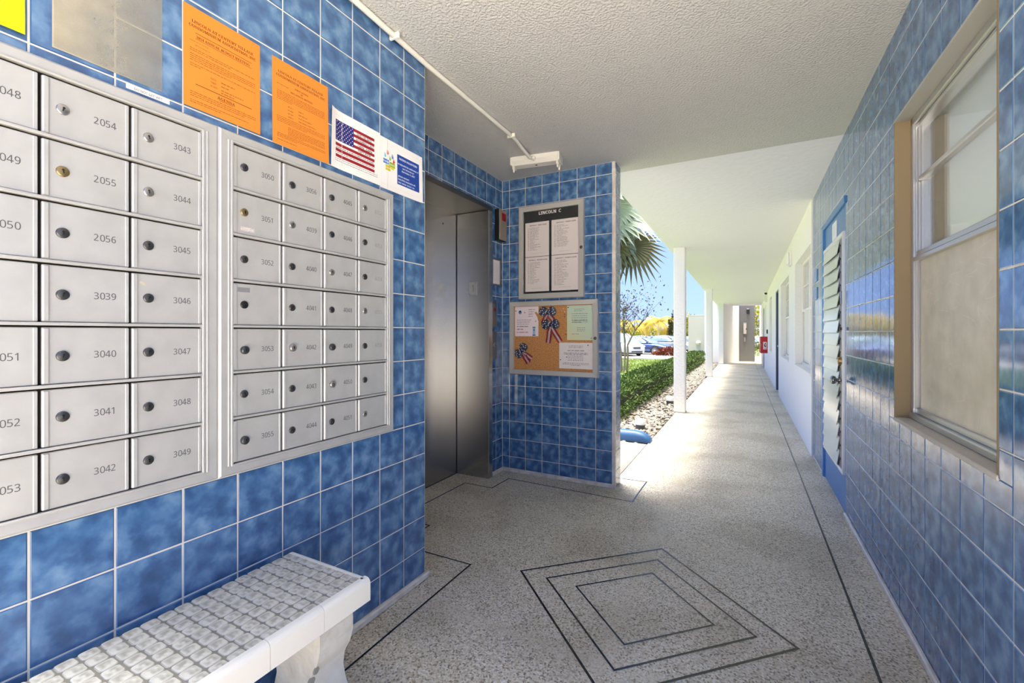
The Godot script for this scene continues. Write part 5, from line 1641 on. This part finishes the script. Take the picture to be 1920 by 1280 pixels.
	rim.lathe([Vector2(0.222, 0.02), Vector2(0.222, 0.100), Vector2(0.205, 0.102), Vector2(0.198, 0.06), Vector2(0.198, 0.03), Vector2(0, 0.03)], 22, Transform3D(Basis(V(1, 0, 0), PI / 2), Vector3.ZERO))
	for k in 10:
		var q := MB.new(); q.box(V(0.03, -0.016, 0.05), V(0.208, 0.016, 0.092), 0.006)
		rim.put(q, Transform3D(Basis(V(0, 0, 1), TAU * k / 10), Vector3.ZERO))
	rim.lathe([Vector2(0.045, 0.05), Vector2(0.045, 0.098), Vector2(0, 0.102)], 12, Transform3D(Basis(V(1, 0, 0), PI / 2), Vector3.ZERO))
	var tm := tyre.mesh(); var rm := rim.mesh()
	for x in ax:
		for sz in [-1.0, 1.0]:
			var hw: float = low[4][2] - 0.07
			var w := obj("wheel", tm, mat("tyre rubber", C(34, 34, 36), 0.8), t)
			w.position = V(x, 0.33, sz * hw)
			if sz < 0: w.rotation.y = PI
			obj("rim", rm, mat("alloy rim", C(200, 202, 206), 0.35, 0.6), w)
			var arch := MB.new()
			arch.lathe([Vector2(0.385, -0.02), Vector2(0.385, 0.045), Vector2(0, 0.045)], 24, Transform3D(Basis(V(1, 0, 0), PI / 2), Vector3.ZERO))
			var ar := obj("wheel_arch", arch, black, t)
			ar.position = V(x, 0.36, sz * (hw + 0.035)); 
			if sz < 0: ar.rotation.y = PI
	return t

func build_cars() -> void:
	var lot := struct("parking_lot", bx(-90, -0.8, -95, 60, -0.56, -30.9), tri_mat(mat("pale asphalt", C(142, 140, 137), 0.9), 0.5), "pale asphalt parking lot beyond the lawn", "parking lot")
	struct("trim_2", bx(-60, -0.8, -31.1, -2.2, -0.50, -30.85, 0.02), mat("pale concrete kerb", C(150, 147, 142), 0.9), "pale concrete kerb between lawn and parking lot", "kerb")
	var white := mat("white car paint", C(160, 162, 166), 0.2, 0.0, 0.6)
	var blue := mat("dark blue car paint", C(58, 76, 124), 0.2, 0.3, 0.6)
	var silver := mat("silver car paint", C(128, 136, 144), 0.25, 0.4)
	var redp := mat("dark red car paint", C(112, 42, 46), 0.25, 0.2)
	car("car", "white minivan seen from its front corner behind the slim tree", V(-9.25, -0.56, -36.1), deg_to_rad(-39), white, true)
	car("car", "dark blue sedan with silver wheels beside the white minivan", V(-7.62, -0.56, -38.5), deg_to_rad(-13), blue, false)
	car("car", "silver car partly hidden behind the first column", V(-6.3, -0.56, -44.0), deg_to_rad(-20), silver, false, 1.06)
	car("car", "white van roof showing above the dark blue sedan", V(-13.2, -0.56, -52.0), deg_to_rad(-20), white, true)
	car("car", "dark red car whose roof shows behind the blue sedan", V(-9.0, -0.56, -47.5), deg_to_rad(-16), redp, false, 1.04)
	car("car", "white car seen in the gap right of the first column", V(-4.5, -0.56, -50.0), deg_to_rad(-20), white, false)
	car("car", "white car seen past the right end of the corridor", V(1.1, -0.56, -47.0), deg_to_rad(-60), white, false)
	var more := [[-14.2, -37.5, -30, silver], [-18.0, -37.0, -32, white], [-21.8, -36.8, -30, blue], [-25.8, -36.6, -31, redp], [-30.0, -36.4, -30, white]]
	var names := ["silver car parked left of the white minivan", "white car parked two places left of the white minivan", "dark blue car parked far left in the lot", "dark red car parked far left in the lot", "white car at the far left end of the lot"]
	for k in more.size():
		car("car", names[k], V(more[k][0], -0.56, more[k][1]), deg_to_rad(more[k][2]), more[k][3], k == 1)

# ---------------------------------------------------------------- background trees
func feather_palm(label: String, at: Vector3, h: float, r: float, mt: Material) -> void:
	var t := thing("feather_palm", label, "palm", at, rg.randf() * TAU, "sunlit palms beyond the lot")
	var tk := MB.new()
	tk.lathe([Vector2(0.20, 0), Vector2(0.16, 0.3), Vector2(0.14, h * 0.8), Vector2(0.12, h), Vector2(0, h + 0.1)], 10)
	obj("trunk", tk, mat("pale palm trunk", C(206, 190, 160), 0.9), t)
	var cr := MB.new()
	for k in 20:
		var az := TAU * k / 20.0 * 2.618
		var el := lerpf(1.25, -0.35, fmod(k * 0.618, 1.0))
		var pts := []
		for i in 9:
			var q := i / 8.0
			var e := el - 1.5 * q * q
			pts.append(V(cos(az) * q * r * cos(e * 0.7), h + r * (sin(el) * q - 0.85 * q * q), sin(az) * q * r * cos(e * 0.7)))
		cr.tube(pts, 0.02, 3)
		for i in range(1, 9):
			var d: Vector3 = (pts[i] - pts[i - 1]).normalized()
			var s: Vector3 = d.cross(Vector3.UP).normalized()
			for j in 3:
				var b: Vector3 = pts[i - 1].lerp(pts[i], j / 3.0)
				for sg in [-1.0, 1.0]:
					var tip: Vector3 = b + s * sg * r * 0.30 + d * r * 0.16 + V(0, -r * 0.14, 0)
					cr.tri(b, b + d * 0.06, tip); cr.tri(b + d * 0.06, b, tip)
	obj("crown", cr, mt, t)

func build_background() -> void:
	var yel := green("sunlit palm frond", C(172, 156, 60), 0.4)
	yel.vertex_color_use_as_albedo = false
	var ygr := green("yellow green leaf", C(140, 138, 48), 0.35)
	var dk := green("dark leaf", C(58, 64, 30), 0.25)
	var mid := green("mid leaf", C(92, 98, 38), 0.3)
	var pl := [[-9.5, -57.5, 3.2, 2.2], [-12.4, -64.0, 3.0, 2.4], [-9.6, -71.0, 3.3, 2.3], [-16.4, -61.0, 2.8, 2.3], [-17.4, -70.0, 3.2, 2.6], [-23.0, -58.0, 3.4, 2.4], [-28.0, -68.0, 3.0, 2.4], [-33.0, -60.0, 3.6, 2.4]]
	var nm := ["tallest sunlit palm, centred behind the parked cars", "sunlit palm left of the tallest one", "short sunlit palm just right of the tallest one", "sunlit palm behind the slim tree", "far sunlit palm between the others", "sunlit palm far left behind the lot", "second sunlit palm far left behind the lot", "sunlit palm at the far left end of the lot"]
	for k in pl.size(): feather_palm(nm[k], V(pl[k][0], -0.56, pl[k][1]), pl[k][2], pl[k][3], yel)
	shrub("topiary_dome", "round clipped yellow green bush behind the white minivan", "bush", V(-11.2, -0.56, -52.5), V(1.25, 2.15, 1.2), 3200, ygr, 0.16)
	shrub("dark_conifer", "narrow dark green tree beside the first column", "tree", V(-7.6, -0.56, -57.0), V(0.75, 2.3, 0.75), 2200, dk, 0.22, "", 1.9, 0.1)
	shrub("bush_tree", "yellow tree showing right of the first column", "tree", V(-5.9, -0.56, -58.0), V(1.0, 2.0, 1.0), 1800, ygr, 0.26, "", 2.0, 0.1)
	var x := -26.0
	var k := 0
	while x < -6.6:
		var h := rg.randf_range(1.2, 1.7)
		var col: String = ["dark", "olive", "yellowish"][k % 3]
		var spot: String = ["at the far left end of the row", "second from the left end of the row", "third from the left end of the row", "left of the middle of the row", "in the middle of the row", "right of the middle of the row", "third from the right end of the row", "second from the right end of the row", "at the right end of the row"][mini(k, 8)]
		shrub("bush_tree", col + " bushy tree " + spot + " behind the parking lot palms", "tree", V(x, -0.56, -78.0 + rg.randf_range(-1.5, 1.5)), V(1.8, h, 1.5), 1100, [dk, mid, ygr][k % 3], 0.34, "trees behind the lot", h * 0.9, 0.12)
		x += 2.4
		k += 1
	# growth seen past the right end of the corridor
	shrub("bush_tree", "yellow green tree seen past the right end of the corridor", "tree", V(1.9, -0.56, -56.0), V(2.2, 2.6, 2.0), 2600, ygr, 0.3, "", 2.3, 0.15)
	shrub("clipped_bush", "low green bush seen past the right end of the corridor", "bush", V(0.62, -0.05, -27.5), V(0.9, 0.75, 0.6), 2600, mid, 0.07)
	struct("ground", bx(-90, -0.9, -31.0, 60, -0.58, -4.0), mat("outer ground", C(150, 160, 110), 0.95), "grassy ground around the building", "ground")
	struct("ground", bx(-60, -0.3, 1.6, 60, -0.02, 60), tri_mat(mat("sunlit paving", C(210, 205, 195), 0.9), 0.5), "pale paving in front of the building", "paving")
	struct("ground", bx(-0.93, -0.9, -40, 20, -0.06, -22.9), mat("outer ground", Color.WHITE), "grassy ground past the end of the corridor", "ground")
